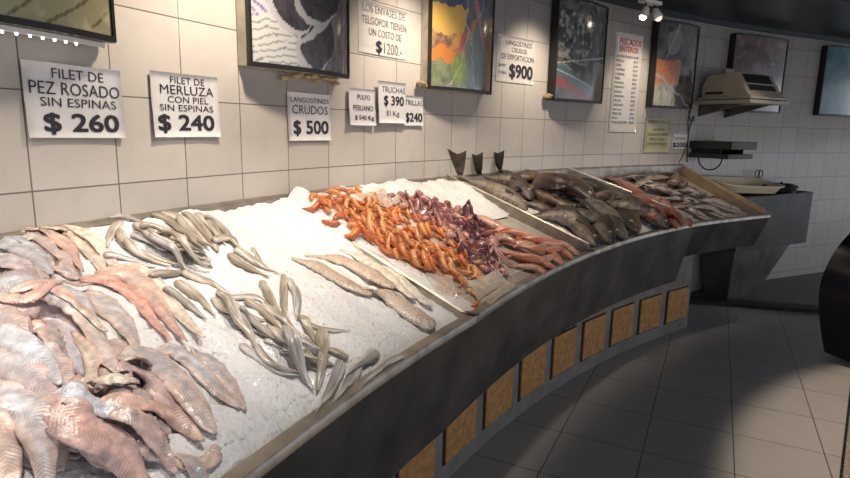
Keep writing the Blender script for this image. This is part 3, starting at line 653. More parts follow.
# ---- prawns
def local(u0, d0, xs, ys, phi):
    c, s = math.cos(phi), math.sin(phi); X = xs*c-ys*s; Y = xs*s+ys*c
    return np.c_[u0+X/TILE, d0+Y]
def prawn(u0, d0, phi, label, size=1.1, tone=0, group='orange prawns heaped in the tray', turn=1, loose=False, arc=3.4):
    n = 20; t = np.linspace(0, 1, n); R = .028*size; th = np.linspace(0, arc, n)*turn
    k = 1+.5*np.clip((.35-t)/.35, 0, 1)      # the head end opens out
    xs = R*k*np.cos(th)-R; ys = R*k*np.sin(th)
    ud = local(u0, d0, xs, ys, phi); A = .0112*size*np.interp(t, [0, .05, .2, .35, .7, .95, 1], [.15, .5, 1.05, 1, .8, .4, .3]); B = A*.95
    clampud(ud, A); C, T, S, N = drape(ud, A, B, 5, .45)
    V, F, UV, tt, cc, ss = sweep(C, S, N, A, B, 10)
    c1, c2 = [((.74, .22, .05), (.86, .42, .14)), ((.62, .13, .03), (.78, .27, .08)), ((.80, .34, .12), (.90, .54, .26)), ((.42, .10, .04), (.66, .24, .10))][tone]
    m = np.clip(.5+.6*cc*turn+.2*np.sin(tt*30), 0, 1); col = lerp(c1, c2, m)
    if not loose: col = np.where((tt < .3)[:, None], col*.8+np.array([.02, 0, 0]), col)
    r = thing('prawn', [C[:, 0].mean(), C[:, 1].mean(), C[:, 2].min()-B.max()], label, 'prawn', group)
    mk('body', V, F, M['prawn'], r, uv=UV, col=col)
    finmesh('tail_fan', r, C[-1], T[-1], S[-1], .016*size, .002, .009*size, .15, tuple(c*.85 for c in c1), M['prawn'], th=.0008, n=4)
    if not loose:
        b = MB()
        for s_ in (-1, 1):
            q = np.linspace(0, 1, 7); l = .05*size; dirn = -T[0]
            pt = C[0]+np.outer(q*l, dirn)+np.outer(np.sin(q*2.2)*l*.35*s_, S[0])+np.outer(.004+.012*np.sin(q*PI), N[0]); b.tube(pt, .0007, 4)
        b.build('antennae', M['prawn_thin'], r)
        b = MB()
        for j in range(6, 15, 2):
            inn = -S[j]*turn; b.tube([C[j]+inn*A[j]*.7, C[j]+inn*A[j]*1.7+N[j]*.002+T[j]*.003, C[j]+inn*A[j]*2.3-N[j]*.003-T[j]*.004], [.0012, .001, .0005], 4)
        b.build('legs', M['prawn_thin'], r)
    return r
M['prawn_thin'] = pm('prawn_legs_and_feelers', (.62, .22, .09), .4)
def inpoly(x, y, p):
    c = False; j = len(p)-1
    for i in range(len(p)):
        if (p[i][1] > y) != (p[j][1] > y) and x < (p[j][0]-p[i][0])*(y-p[i][1])/(p[j][1]-p[i][1])+p[i][0]: c = not c
        j = i
    return c
PP = [(308, 200), (330, 192), (392, 197), (405, 212), (440, 222), (478, 250), (480, 268), (448, 280), (405, 264), (372, 244), (338, 224)]
cnt = 0
for layer in range(3):
    step = (15, 11) if layer == 0 else (13, 9) if layer == 1 else (12, 6.5)
    y = 192+layer*2
    while y < 284:
        x = 300+rng.uniform(0, 8)
        while x < 485:
            xx, yy = x+rng.uniform(-2.5, 2.5), y+rng.uniform(-2, 2)
            if inpoly(xx, yy, PP):
                if layer == 2:   # neat nested curls over the front half of the heap, loose ones behind
                    front = xx > 372; phi = (2.6+rng.uniform(-.18, .18)) if front else rng.uniform(0, 6.28)
                    if not front and rng.random() < .35: x += step[0]; continue
                else: phi = rng.uniform(0, 6.28); front = False
                q = at(xx, yy, .0)[0]; cnt += 1
                zone = 'at the back of the heap near the wall' if xx < 360 else 'in the middle of the heap' if xx < 410 else 'at the front of the heap'
                if layer == 2 and cnt % 1 == 0: lb = 'orange prawn on top, %s' % zone
                else: lb = 'orange prawn under the top ones, %s' % zone
                prawn(q[0], q[1], phi, lb, rng.uniform(.95, 1.15), int(rng.choice([0, 2, 1, 2])) if front else int(rng.choice([0, 1, 3, 2])), group='orange prawns '+('on top ' if layer == 2 else 'underneath ')+zone, turn=1, arc=rng.uniform(2.4, 2.8) if front else rng.uniform(2.4, 3.4))
            x += step[0]
        y += step[1]
LO = [(440, 283), (446, 291), (452, 276), (462, 284), (470, 272), (478, 281), (485, 270), (467, 292), (480, 291), (474, 303), (492, 281), (458, 298)]
for i, (x, y) in enumerate(LO):
    q = at(x, y)[0]; prawn(q[0], q[1], rng.uniform(0, 6.28), 'small pale orange prawn tail lying loose in the tray corner near the rim', .8, 2 if i % 3 else 0, group='loose prawn tails in the front corner of the tray', loose=True, arc=rng.uniform(1.8, 3))

# ---- octopus heap
def octopus(x, y, label, size=1., tone=0, phi=None, group='small purple octopuses heaped beside the prawns'):
    u0, d0 = at(x, y)[0]; phi = rng.uniform(0, 6.28) if phi is None else phi; n = 12; t = np.linspace(0, 1, n)
    ud = local(u0, d0, np.linspace(-.025, .02, n)*size, .004*np.sin(t*3), phi); A = .016*size*np.sqrt(np.clip(np.sin(PI*np.clip(t*.86+.1, 0, 1)), .02, 1)); B = A*.8
    clampud(ud, A); C, T, S, N = drape(ud, A, B, 5, .3); V, F, UV, tt, cc, ss = sweep(C, S, N, A, B, 14)
    c1, c2 = [((.28, .09, .10), (.50, .23, .22)), ((.13, .04, .06), (.28, .11, .13)), ((.50, .23, .20), (.68, .42, .37))][tone]
    r = thing('octopus', [C[:, 0].mean(), C[:, 1].mean(), C[:, 2].min()-B.max()], label, 'octopus', group)
    mk('mantle', V, F, M['octopus'], r, uv=UV, col=lerp(c1, c2, np.clip(.5+.5*cc+.3*np.sin(tt*8), 0, 1)))
    E_ = ud[-1]
    for k in range(6):
        m = 16; q = np.linspace(0, 1, m); L = rng.uniform(.05, .075)*size; th = phi+(k-2.5)*.42+np.cumsum(np.full(m, rng.uniform(-.22, .22)*1.0)+q*.08*rng.choice([-1, 1]))
        xs = np.cumsum(np.cos(th))*L/m; ys = np.cumsum(np.sin(th))*L/m; a2 = .0055*size*(1-.85*q)+.0006
        u_ = np.c_[E_[0]+xs/TILE, E_[1]+ys]; clampud(u_, a2); C, T, S, N = drape(u_, a2, a2*.9, 2, .3); V, F, UV, tt, cc, ss = sweep(C, S, N, a2, a2*.9, 8)
        mk('arm', V, F, M['octopus'], r, uv=UV, col=lerp(c1, c2, np.clip(.5+.6*cc, 0, 1)))
    return r
OP = [(398, 203), (410, 206), (420, 197), (431, 208), (445, 212), (460, 215), (436, 219), (448, 222), (458, 226), (470, 222), (468, 232), (482, 232), (458, 241), (468, 252), (484, 242), (474, 262), (486, 270), (392, 198), (402, 196), (412, 201), (424, 203), (436, 204), (448, 207), (458, 211), (404, 207), (416, 211), (429, 214), (442, 216), (455, 219), (466, 219), (425, 220), (438, 224), (450, 228), (463, 227), (474, 227), (452, 236), (464, 237), (476, 237), (488, 236), (470, 246), (482, 248), (478, 256), (490, 262), (498, 270), (503, 275)]
for i, (x, y) in enumerate(OP):
    zone = 'at the wall end' if x < 430 else 'in the middle' if x < 465 else 'at the dark front end'
    octopus(x, y, 'small wine red octopus %s of the octopus heap' % zone, rng.uniform(.85, 1.15), 1 if x > 462 and i % 4 else int(rng.choice([0, 2, 0])), group='small octopuses %s of the heap' % zone)
octopus(494, 250, 'largest pinkish purple octopus lying whole at the front of heap', 1.7, 2, phi=2.6)

# ---- red mullets next to the octopus
RD = [('506,236 492,229 480,223 468,220', 7, 'orange red fish nearest the octopus heap at the back'), ('530,243 516,237 500,233 490,231', 5, 'red fish lying behind the others against the divider'),
 ('546,246 530,241 515,236 503,233', 5, 'red fish second along the divider'), ('562,250 547,245 534,240 522,237', 5, 'red fish third along the divider'), ('578,256 566,250 550,244 540,240', 4.6, 'red fish in the corner of divider and front rim'),
 ('528,252 514,246 500,241 488,238', 5, 'pink red fish in the middle row nearest the octopus'), ('545,258 530,253 515,247 502,243', 5.5, 'reddish fish in the centre of the middle row'), ('562,262 548,256 533,250 520,246', 5, 'reddish fish right of centre in the middle row'),
 ('573,260 560,254 548,250 536,246', 4.6, 'red fish near the rim in the middle row'), ('540,268 525,262 512,256 500,252', 5.5, 'deep red fish in the front row touching the bare tray'), ('556,270 540,266 525,260 512,256', 5.5, 'long red fish in the front row'),
 ('564,266 552,262 540,257 528,253', 5, 'short red fish next to the rim in front row'), ('548,275 535,272 522,268 513,266', 4.5, 'lowest red fish lying on bare metal tray'), ('516,246 502,240 492,236 482,232', 4.5, 'thin red fish between octopus heap and middle row')]
for q, px, lb in RD:
    tube_fish(q, px, lb, 'red_fish', M['redfish'], (.62, .22, .13), (.84, .54, .42), parts=False, group='red fish beside the octopus heap', fincol=(.52, .16, .1), thick=.7, n=22, cap=.03, prof=[.2, .45, .72, .95, 1, .85, .5, .3, .25])

# ---- whole dark fish
BR = (.035, .022, .016); BL = (.30, .20, .13); DK = (.012, .011, .011); GB = (.030, .024, .020)
for k_, q in enumerate(['592,236 572,220 552,210 532,206', '566,224 546,212 528,205 512,202', '616,234 600,218 582,210 566,206', '640,228 624,213 606,205 590,201', '590,206 572,198 556,194 540,192', '560,200 545,192 530,188 516,186', '660,224 645,212 630,205 614,202']):
    tube_fish(q, 9, 'dark fish buried under the others in the third tray', 'whole_fish', M['darkfish'], BR, (.22, .16, .12), parts=False, group='dark fish buried under the others', fincol=(.07, .05, .04), thick=.4, cap=.02)
WD = [
 ('618,203 600,192 582,185 566,183', 8, DK, (.07, .06, .05), 0, 'black fish lying behind the big brown one'),
 ('545,190 528,180 510,173 494,171', 11, BR, BL, .085, 'dark fish with its tail raised highest on the wall'),
 ('531,203 514,188 494,178 474,174', 12, BR, (.34, .26, .20), .06, 'dark brown fish with fanned tail against the wall'),
 ('574,216 554,205 536,199 520,197', 9, BR, BL, 0, 'smaller brown fish under the big brown one'),
 ('527,214 506,203 482,190 460,180', 13, (.26, .19, .14), (.62, .52, .42), .04, 'pale mottled fish lying leftmost beside the divider'),
 ('596,210 574,194 550,186 530,187', 15, (.05, .028, .022), (.17, .10, .075), 0, 'biggest reddish brown fish on top of the pile'),
 ('637,236 622,217 604,206 590,203', 12, GB, BL, 0, 'grey fish with pale belly, fourth along the rim'),
 ('655,230 641,213 624,205 608,202', 12, GB, (.40, .33, .25), 0, 'grey brown fish, fifth along the rim'),
 ('667,229 655,217 641,210 628,207', 9, GB, (.36, .26, .22), 0, 'narrow grey fish, sixth along the rim'),
 ('624,241 609,224 592,213 576,208', 11, GB, (.36, .32, .27), 0, 'dark grey fish, third along the rim'),
 ('612,245 597,229 578,219 560,216', 11, BR, (.33, .28, .22), 0, 'dark fish, second along the rim'),
 ('597,247 577,232 554,221 530,217', 12, BR, (.46, .38, .30), 0, 'dark fish with shiny flank, first along the rim'),
]
for q, px, c1, c2, tu, lb in WD:
    tube_fish(q, px*1.08, lb, 'whole_fish', M['darkfish'], c1, tuple(x*.85 for x in c2), group='whole dark fish piled in the third tray', tailup=tu, fincol=(.07, .05, .04), thick=.52, stiff=9, taill=1.7 if tu else 1)
tube_fish('560,185 552,178 546,174 542,172', 6, 'small fish with pink tail raised at the wall behind the pile', 'whole_fish', M['darkfish'], BR, (.5, .3, .22), group='whole dark fish piled in the third tray', tailup=.03, fincol=(.35, .2, .15), taill=1.0)
RR = [('678,230 668,219 655,211 643,207', 7, 'pinkish fish seventh along the rim'), ('685,229 675,217 662,210 650,206', 6.5, 'red brown fish next to last along the rim'), ('691,227 683,218 672,211 660,207', 6, 'last pink red fish at the rim joint'),
 ('662,212 645,201 626,192 608,185', 7, 'long red fish lying behind the grey ones'), ('652,203 634,192 616,183 600,177', 6, 'long red fish beside the third divider'), ('676,212 660,202 644,195 632,192', 6, 'reddish fish between the red and the silver ones')]
for q, px, lb in RR: tube_fish(q, px, lb, 'red_fish', M['redfish'], (.34, .10, .07), (.58, .34, .27), parts=False, group='red fish behind the dark fish', fincol=(.32, .1, .07), thick=.55, n=24, cap=.08)
SV = [('652,190 640,184 628,181 616,180', 5), ('668,186 652,181 638,178 624,178', 5), ('684,188 668,182 652,179 640,178', 5), ('672,197 656,191 641,187 628,186', 5), ('690,196 674,190 658,186 644,184', 5.5),
 ('704,198 690,192 676,187 664,184', 5), ('698,206 680,199 664,194 650,191', 5), ('714,204 698,198 684,193 672,190', 5), ('712,212 694,206 678,201 662,198', 5), ('728,209 712,203 698,198 684,195', 4.5),
 ('722,216 704,211 688,207 674,204', 5), ('740,213 724,208 708,204 694,201', 4.5), ('706,219 692,213 680,208 668,204', 5), ('734,217 716,214 700,210 688,208', 4)]
for i, (q, px) in enumerate(SV):
    zone = 'near the wall' if i < 5 else 'in the middle' if i < 10 else 'near the far rim'
    tube_fish(q, px, 'slender silver and black fish %s of the last tray' % zone, 'silver_fish', M['silver'], (.07, .06, .055), (.66, .56, .50), parts=False, group='silver fish %s of the last tray' % zone, fincol=(.1, .08, .07), thick=.5, n=22, cap=.06)
for q, px, lb in [('680,192 678,184 682,176', 8, 'brown fish head leaning on the end panel near the wall'), ('668,184 674,178 678,172', 6, 'small brown fish propped in the back corner of the last tray')]:
    tube_fish(q, px, lb, 'whole_fish', M['darkfish'], (.14, .08, .05), (.36, .24, .18), parts=False, group='fish leaning at the end panel', fincol=(.1, .07, .05), n=20)

# ------------------------------------------------------------------ light boxes with bowed pictures
def hsh(*a):
    v = math.sin(sum(x*k for x, k in zip(a, (127.1, 311.7, 74.7))))*43758.5453; return v-math.floor(v)
def vn(s, t, f, sd=0):
    x, y = s*f, t*f; i, j = math.floor(x), math.floor(y); a, b = x-i, y-j; a = a*a*(3-2*a); b = b*b*(3-2*b)
    return (hsh(i, j, sd)*(1-a)+hsh(i+1, j, sd)*a)*(1-b)+(hsh(i, j+1, sd)*(1-a)+hsh(i+1, j+1, sd)*a)*b
def fb(s, t, f, sd=0): return .55*vn(s, t, f, sd)+.3*vn(s, t, f*2.1, sd+3)+.15*vn(s, t, f*4.3, sd+5)
def ml(a, b, k): k = min(1, max(0, k)); return tuple(x*(1-k)+y*k for x, y in zip(a, b))
def ell(s, t, cx, cy, rx, ry, an=0):
    c, n_ = math.cos(an), math.sin(an); x = (s-cx)*c+(t-cy)*n_; y = -(s-cx)*n_+(t-cy)*c; return (x/rx)**2+(y/ry)**2
def pic1(s, t):
    c = ml((.20, .24, .27), (.36, .34, .20), (s-.45)*4-(t-.1)*2+fb(s, t, 9)*.8)
    if (s*1.6-t*2.5+.1*vn(s, t, 6)) % .28 < .035 and s > .5: c = ml(c, (.10, .09, .03), .8)
    return ml(c, (.62, .56, .36), (fb(s, t, 14, 2)-.55)*3*(s > .6))
def pic2(s, t):
    t += (fb(s, t, 9, 8)-.5)*.05
    c = ml((.62, .60, .64), (.25, .20, .36), 1 if math.sin((s*1.2+t*1.6)*70+2*vn(s, t, 8)) > .55 else 0)
    if s < .35 and t < .25: c = ml((.66, .66, .62), (.3, .3, .33), 1 if math.sin((t*1.8-s*.3)*90) > .7 else 0)
    c = ml(c, (.16, .14, .34), (s-.42)*9-(t-.03)*14*(t > .12)) if s > .4 and t < .18 else c
    if s > .62: c = ml((.12, .11, .13), (.34, .31, .30), fb(s*3, t, 14)*1.6-.4)
    for e in ((.58, .16, .20, .15, .4), (.34, .36, .14, .2, 1.3), (.62, .42, .24, .14, .2), (.30, .72, .2, .16, .7), (.7, .78, .2, .15, -.5)):
        if ell(s, t, *e) < 1: c = ml((.025, .022, .03), (.10, .09, .10), fb(s, t, 20))
        elif ell(s, t, e[0]-.03, e[1]-.02, e[2]*1.04, e[3]*1.06, e[4]) < 1.02: c = (.55, .53, .55)
    if ell(s, t, .53, .21, .17, .025, .45) < 1: c = (.5, .5, .5)
    return c
def pic3(s, t):
    q = fb(s, t, 9, 7)-.5; s0, t0 = s, t; s += q*.12; t += (fb(s0, t0, 9, 8)-.5)*.12
    c = ml((.08, .11, .11), (.22, .25, .19), fb(s0, t0, 12))
    if s < .46 and t > .20: c = ml((.66, .24, .05), (.80, .50, .12), (t-.33)*7+fb(s0, t0, 9)*.5)
    if s < .34 and .30 < t < .42: c = ml(c, (.20, .12, .10), (fb(s0, t0, 14, 3)-.35)*3)
    if ell(s, t, .46, .38, .22, .07, .75) < 1: c = ml((.46, .10, .09), (.60, .30, .20), fb(s0, t0, 14))
    if t < .19 and s < .5: c = ml((.07, .10, .05), (.36, .40, .20), fb(s0, t0, 20, 4))
    if ell(s, t, .38, .16, .12, .12) < 1: c = ml((.12, .22, .05), (.36, .48, .14), fb(s0, t0, 18, 4))
    if ell(s, t, .66, .24, .2, .24) < 1: c = ml((.15, .21, .20), (.30, .36, .33), fb(s0, t0, 8, 1))
    if s > .82: c = ml((.18, .10, .06), (.46, .33, .20), fb(s0*3, t0, 14))
    if t > .64: c = ml((.04, .06, .12), (.20, .20, .26), fb(s0, t0, 9))
    if abs(s-.70+.5*(t-.5)) < .03 and t > .35: c = ml((.42, .12, .12), (.55, .35, .3), fb(s0, t0, 16))
    if abs(s-.30-.7*(t-.1)) < .008 or abs(s-.52+.3*(t-.4)) < .007: c = (.5, .42, .34)
    return c
def pic4(s, t):
    s0, t0 = s, t; t += (fb(s0, t0, 8, 8)-.5)*.06
    c = ml((.030, .030, .034), (.15, .15, .15), (fb(s0, t0, 15)-.35)*2.2)
    if s < .62 and .42 < t < .88: c = ml(c, (.36, .34, .32), (fb(s0, t0, 22, 3)-.52)*6)
    if s < .5 and .30 < t < .50 and (t*9+s*2) % 1 < .3: c = ml(c, (.28, .26, .22), .8)
    y = t-(.34-.30*s)
    if -.09 < y < .02 and s < .8: c = ml((.04, .09, .11), (.12, .20, .22), fb(s0, t0, 12))
    if -.19 < y <= -.09 and s < .62: c = ml((.34, .05, .05), (.16, .09, .09), fb(s0, t0, 10))
    if y <= -.19: c = ml((.05, .05, .05), (.20, .16, .15), fb(s0, t0, 9))
    if abs(t0-.36-.12*s) < .006 or abs(t0-.30+.25*s) < .006: c = (.48, .46, .42)
    if s > .68 and t < .40: c = ml((.16, .15, .14), (.26, .24, .22), fb(s0, t0, 6))
    return c
def pic5(s, t):
    t += (fb(s, t, 7, 8)-.5)*.07; s += (fb(s, t, 7, 9)-.5)*.07
    c = ml((.05, .055, .05), (.20, .19, .19), (fb(s, t, 9)-.3)*2)
    if s < .5 and .27 < t < .56: c = ml((.50, .14, .05), (.70, .30, .14), fb(s, t, 22))
    if s < .46-.6*(t-.1)*(t > .12) and t < .27: c = ml((.30, .27, .16), (.62, .58, .42), 1.5*fb(s*1.5, t, 14, 2)-.2)
    if ell(s, t, .32, .78, .16, .15, .5) < 1: c = (.30, .27, .29)
    if abs(t-.30+.45*(s-.2)) < .015 or abs(s-.2-.5*(t-.6)) < .012 and t > .6: c = (.45, .44, .42)
    return c
def pic6(s, t): return ml(ml((.16, .09, .09), (.30, .17, .16), fb(s, t, 6)), (.38, .34, .34), (fb(s, t, 13, 2)-.55)*4)
def pic7(s, t): return ml((.04, .14, .19), (.12, .30, .36), fb(s, t, 8)*1.3-.1)
def light_box(u0, u1, label, pic, z0=1.700, z1=2.375, dp=.06, bow=.045, side='cream', leds=False, dim=1):
    um = (u0+u1)/2; r = thing('light_box', P(um, 0, z0), label, 'light box', 'bowed light boxes on the tiled wall')
    n = 24; us_ = np.linspace(u0, u1, n)
    def bd(u): q = (u-u0)/(u1-u0)*2-1; return dp+bow*(1-q*q)
    prof = lambda u: [(.003, z0), (bd(u)-.012, z0), (bd(u)-.012, z1), (.003, z1)]
    V, F = strip(us_, prof); auto_smooth(mk('case', V, F, M[side], r))
    
    for nm, (a, b_) in (('bottom_frame', (z0-.003, z0+.013)), ('top_frame', (z1-.013, z1+.003))):
        V, F = strip(us_, lambda u: [(bd(u)-.016, a), (bd(u)+.004, a), (bd(u)+.004, b_), (bd(u)-.016, b_)]); auto_smooth(mk(nm, V, F, M['black'], r))
    for nm, (a, b_) in (('side_frame', (u0-.01, u0+.03)), ('side_frame', (u1-.03, u1+.01))):
        V, F = strip(np.array([a, b_]), lambda u: [(bd(min(max(u, u0), u1))-.012, z0), (bd(min(max(u, u0), u1))+.004, z0), (bd(min(max(u, u0), u1))+.004, z1), (bd(min(max(u, u0), u1))-.012, z1)]); mk(nm, V, F, M['black'], r, smooth=False)
    nu, nzz = 96, 112; V = []; Cc = []; F = []
    for i in range(nu):
        s = i/(nu-1); u = u0+.028+(u1-u0-.056)*s
        for k in range(nzz):
            t = k/(nzz-1); V.append(P(u, bd(u)-.003, z0+.012+(z1-z0-.024)*t)); Cc.append(tuple(c*dim for c in pic(s, t)))
    m = nu*nzz
    for i in range(nu-1):
        for k in range(nzz-1): a = i*nzz+k; F.append((a, a+1, a+nzz+1, a+nzz))
    mk('picture', V, F, M['picture'], r, uv=np.zeros((len(V), 2)), col=Cc)
    if leds:
        b = MB(); V, F = strip(us_, lambda u: [(bd(u)-.05, z0-.014), (bd(u)-.035, z0-.014), (bd(u)-.035, z0-.003), (bd(u)-.05, z0-.003)]); sl = mk('light_strip', V, F, M['white'], r, smooth=False)
        for u in np.arange(u0+.1, u1-.32, .13):
            b = MB(); b.ball(P(u, bd(u)-.043, z0-.017), .0035, 4); b.build('light_bead', M['led'], sl, smooth=True)
    return r
light_box(-1.55, .90, 'light box with crumpled olive and blue picture, nearest the camera, lights beneath', pic1, z0=1.708, leds=True)
light_box(2.99, 5.27, 'light box with black mussels on a white and violet net', pic2)
light_box(7.80, 10.2, 'light box with a yellow and orange picture over green', pic3)
light_box(13.02, 15.4, 'light box with a dark harbour picture and red streak', pic4, side='black')
light_box(18.04, 20.25, 'light box with orange patch and cream fillets in its picture', pic5, side='black', dim=.75)
light_box(22.3, 25.38, 'light box with a dull reddish picture behind the scale', pic6, side='black', dim=.5)
light_box(27.8, 30.3, 'light box with a teal picture at the right edge', pic7, side='black', dim=.65)
# old glue left under two boxes
for u0, u1, z, lb in ((3.9, 5.1, 1.694, 'yellowish lump of old glue under the mussel light box'), (7.62, 7.8, 1.73, 'dried glue at the lower left of the yellow light box'), (12.8, 13.0, 1.735, 'dried glue at the lower left corner of the harbour light box')):
    b = MB()
    for k in range(9): b.ball(P(u0+(u1-u0)*k/8+rng.uniform(-.03, .03), .02+rng.uniform(0, .02), z-.012+rng.uniform(-.008, .012)), rng.uniform(.009, .015), 5, (1.5, 1.5, .8))
    tag(b.build('glue_blob', M['glue'] if 'glue' in M else M.setdefault('glue', pm('dried_glue', (.50, .40, .22), .7, noise=.3)), smooth=True), lb, 'glue')

# ------------------------------------------------------------------ price sheets with their lettering
def text_mesh(body):
    cu = bpy.data.curves.new('lettering', 'FONT'); cu.body = body; cu.size = 1; cu.resolution_u = 3
    return cu
def sheet(u0, u1, z0, z1, lines, label, mat='paper', tilt=0, off=.006, name='price_sheet', curl=.004, extra=None):
    um = (u0+u1)/2; t, nn = frame(um); zc = (z0+z1)/2; W = (u1-u0)*TILE; Hh = z1-z0
    c = P(um, off, zc); Z = np.array([0, 0, 1.]); t2 = t*math.cos(tilt)+Z*math.sin(tilt); z2 = Z*math.cos(tilt)-t*math.sin(tilt)
    n = 8; V = []
    for sgn in (0, 1):
        for i in range(n+1):
            for j in range(n+1):
                a, b = i/n-.5, j/n-.5; bend = curl*(2*abs(a))**3*(1 if b < 0 else .3)+curl*.7*max(0, -b*2)**3
                V.append(c+t2*W*a+z2*Hh*b+nn*(bend+(.0006 if sgn else 0)))
    m = (n+1)**2; F = []
    for i in range(n):
        for j in range(n): a = i*(n+1)+j; F.append((m+a, m+a+1, m+a+n+2, m+a+n+1)); F.append((a, a+n+1, a+n+2, a+1))
    for i in range(n):
        for a, b in (((i)*(n+1), (i+1)*(n+1)), ((i+1)*(n+1)+n, i*(n+1)+n), ((i+1), i), (n*(n+1)+i, n*(n+1)+i+1)): F.append((a, b, m+b, m+a))
    r = thing(name, P(um, 0, z0), label, 'price sign'); mk('paper', V, F, M[mat], r)
    for ln in lines:
        body, x0, x1, y0, y1 = ln[:5]; ink = ln[5] if len(ln) > 5 else 'ink'; bold = ln[6] if len(ln) > 6 else 0
        cu = text_mesh(body); o = bpy.data.objects.new('lettering', cu); COL.objects.link(o)
        bpy.context.view_layer.update(); dg = bpy.context.evaluated_depsgraph_get(); me = bpy.data.meshes.new_from_object(o.evaluated_get(dg)); COL.objects.unlink(o); bpy.data.objects.remove(o)
        co = np.zeros(len(me.vertices)*3); me.vertices.foreach_get('co', co); co = co.reshape(-1, 3)
        mn, mx = co.min(0), co.max(0); xx = (co[:, 0]-mn[0])/(mx[0]-mn[0]); yy = (co[:, 1]-mn[1])/(mx[1]-mn[1])
        aa = x0+(x1-x0)*xx-.5; bb = y0+(y1-y0)*yy-.5
        bend = curl*(2*abs(aa))**3*np.where(bb < 0, 1, .3)+curl*.7*np.clip(-bb*2, 0, 1)**3
        Vt = c+np.outer(aa*W, t2)+np.outer(bb*Hh, z2)+np.outer(bend+.0022, nn)
        Ft = [tuple(p.vertices) for p in me.polygons]
        if bold:
            nv = len(Vt); k_ = bold*.5; V0 = Vt; F0 = list(Ft); Vt = []; Ft = []; hh_ = (y1-y0)*Hh
            for q_, (ox, oy) in enumerate(((-k_, -k_), (k_, -k_), (k_, k_), (-k_, k_), (0, 0), (-k_, 0), (k_, 0))): Vt.append(V0+t2*ox*hh_+z2*oy*hh_*.7+nn*.00003*q_); Ft += [tuple(v+nv*q_ for v in f) for f in F0]
            Vt = np.concatenate(Vt)
        mk('lettering', Vt, Ft, M[ink], r, smooth=False)
    return r
B1 = .022
sheet(.0, 1.10, 1.452, 1.640, [('FILET DE', .27, .80, .80, .93), ('PEZ ROSADO', .05, .97, .58, .75), ('SIN ESPINAS', .14, .92, .42, .54), ('$ 260', .16, .93, .05, .33, 'ink', .08)], 'white sheet reading FILET DE PEZ ROSADO SIN ESPINAS $ 260', tilt=-.01)
sheet(1.50, 2.57, 1.452, 1.650, [('FILET DE', .27, .78, .84, .94), ('MERLUZA', .12, .92, .67, .81), ('CON PIEL', .22, .83, .54, .64), ('SIN ESPINAS', .10, .90, .41, .51), ('$ 240', .07, .90, .07, .35, 'ink', .08)], 'white sheet reading FILET DE MERLUZA CON PIEL SIN ESPINAS $ 240', off=.008)
sheet(3.97, 5.02, 1.435, 1.626, [('LANGOSTINOS', .07, .96, .80, .90), ('CRUDOS', .10, .93, .56, .74), ('$ 500', .12, .93, .10, .42, 'ink', .08)], 'white glossy sheet reading LANGOSTINOS CRUDOS $ 500', mat='paper', off=.007)
sheet(5.83, 7.33, 1.83, 2.058, [('LOS ENVASES DE', .08, .94, .80, .95, 'ink_grey'), ('TELGOPOR TIENEN', .06, .97, .57, .72, 'ink_grey'), ('UN COSTO DE', .20, .86, .36, .50, 'ink_grey'), ('$', .34, .45, .02, .28, 'ink', .07), ('1200.-', .50, .88, .05, .27, 'ink_grey')], 'sheet about container cost, LOS ENVASES DE TELGOPOR TIENEN UN COSTO DE $ 1200', mat='paper_clear', off=.003, curl=.001)
sheet(5.50, 6.27, 1.502, 1.667, [('PULPO', .32, .80, .70, .84), ('PERUANO', .16, .90, .40, .55), ('$ 540 Kg', .22, .92, .12, .27, 'ink', .04)], 'small sheet reading PULPO PERUANO $ 540 Kg', off=.012, curl=.006)
sheet(6.33, 7.20, 1.516, 1.712, [('TRUCHAS', .12, .97, .74, .88), ('$ 390', .20, .92, .40, .66, 'ink', .07), ('El Kg', .30, .76, .14, .30)], 'sheet reading TRUCHAS $ 390 El Kg, standing out from the wall', off=.02, curl=.004)
sheet(7.21, 7.86, 1.507, 1.657, [('TRILLAS', .05, .97, .68, .86), ('$240', .08, .95, .08, .42, 'ink', .08)], 'smallest sheet reading TRILLAS $240, right of the trout price', off=.008)
sheet(10.70, 12.35, 1.79, 2.072, [('LANGOSTINOS', .22, .92, .80, .91), ('CRUDOS', .38, .78, .66, .76), ('DE EXPORTACION', .12, .98, .49, .61), ('$900', .34, .96, .07, .40, 'ink', .09), ('por', .06, .25, .30, .38), ('caja', .06, .26, .15, .24)], 'sheet reading LANGOSTINOS CRUDOS DE EXPORTACION $900', mat='paper_clear', off=.004, curl=.001)
L_ = [('PESCADOS', .16, .94, .885, .945, 'ink_red', .06), ('ENTEROS', .18, .84, .815, .87, 'ink_red', .06)]
names = ['SALMON ROSADO', 'BESUGO', 'LISA', 'CORVINA', 'CHERNIA', 'MERO', 'ABADEJO', 'PEJERREY', 'ANCHOA', 'SARDINAS', 'TRUCHA', 'LENGUADO', 'BRÓTOLA', 'MERLUZA', 'RAYA', 'POLLO DE MAR']
for k, nm in enumerate(names):
    y = .755-k*.0445; L_.append((nm, .10, .10+.045*len(nm), y, y+.026)); L_.append(('$%d' % (180+(k*37) % 200), .72, .88, y, y+.026))
sheet(16.18, 17.62, 1.494, 2.245, L_, 'tall list headed PESCADOS ENTEROS in red, beside a lit spot lamp', mat='paper_clear', off=.004, curl=.001, name='price_list')
sheet(18.10, 19.52, 1.332, 1.616, [('TENEMOS MERLUZA', .10, .95, .84, .93), ('CALAMARES', .30, .75, .62, .70), ('CAZUELA DE MARISCO', .15, .92, .48, .56), ('PAELLA SALSA', .22, .8, .34, .42), ('LISTO DE PESCADO', .12, .90, .20, .28)], 'yellowed handwritten sheet under the fifth light box', mat='paper_yellow', off=.004, curl=.002)
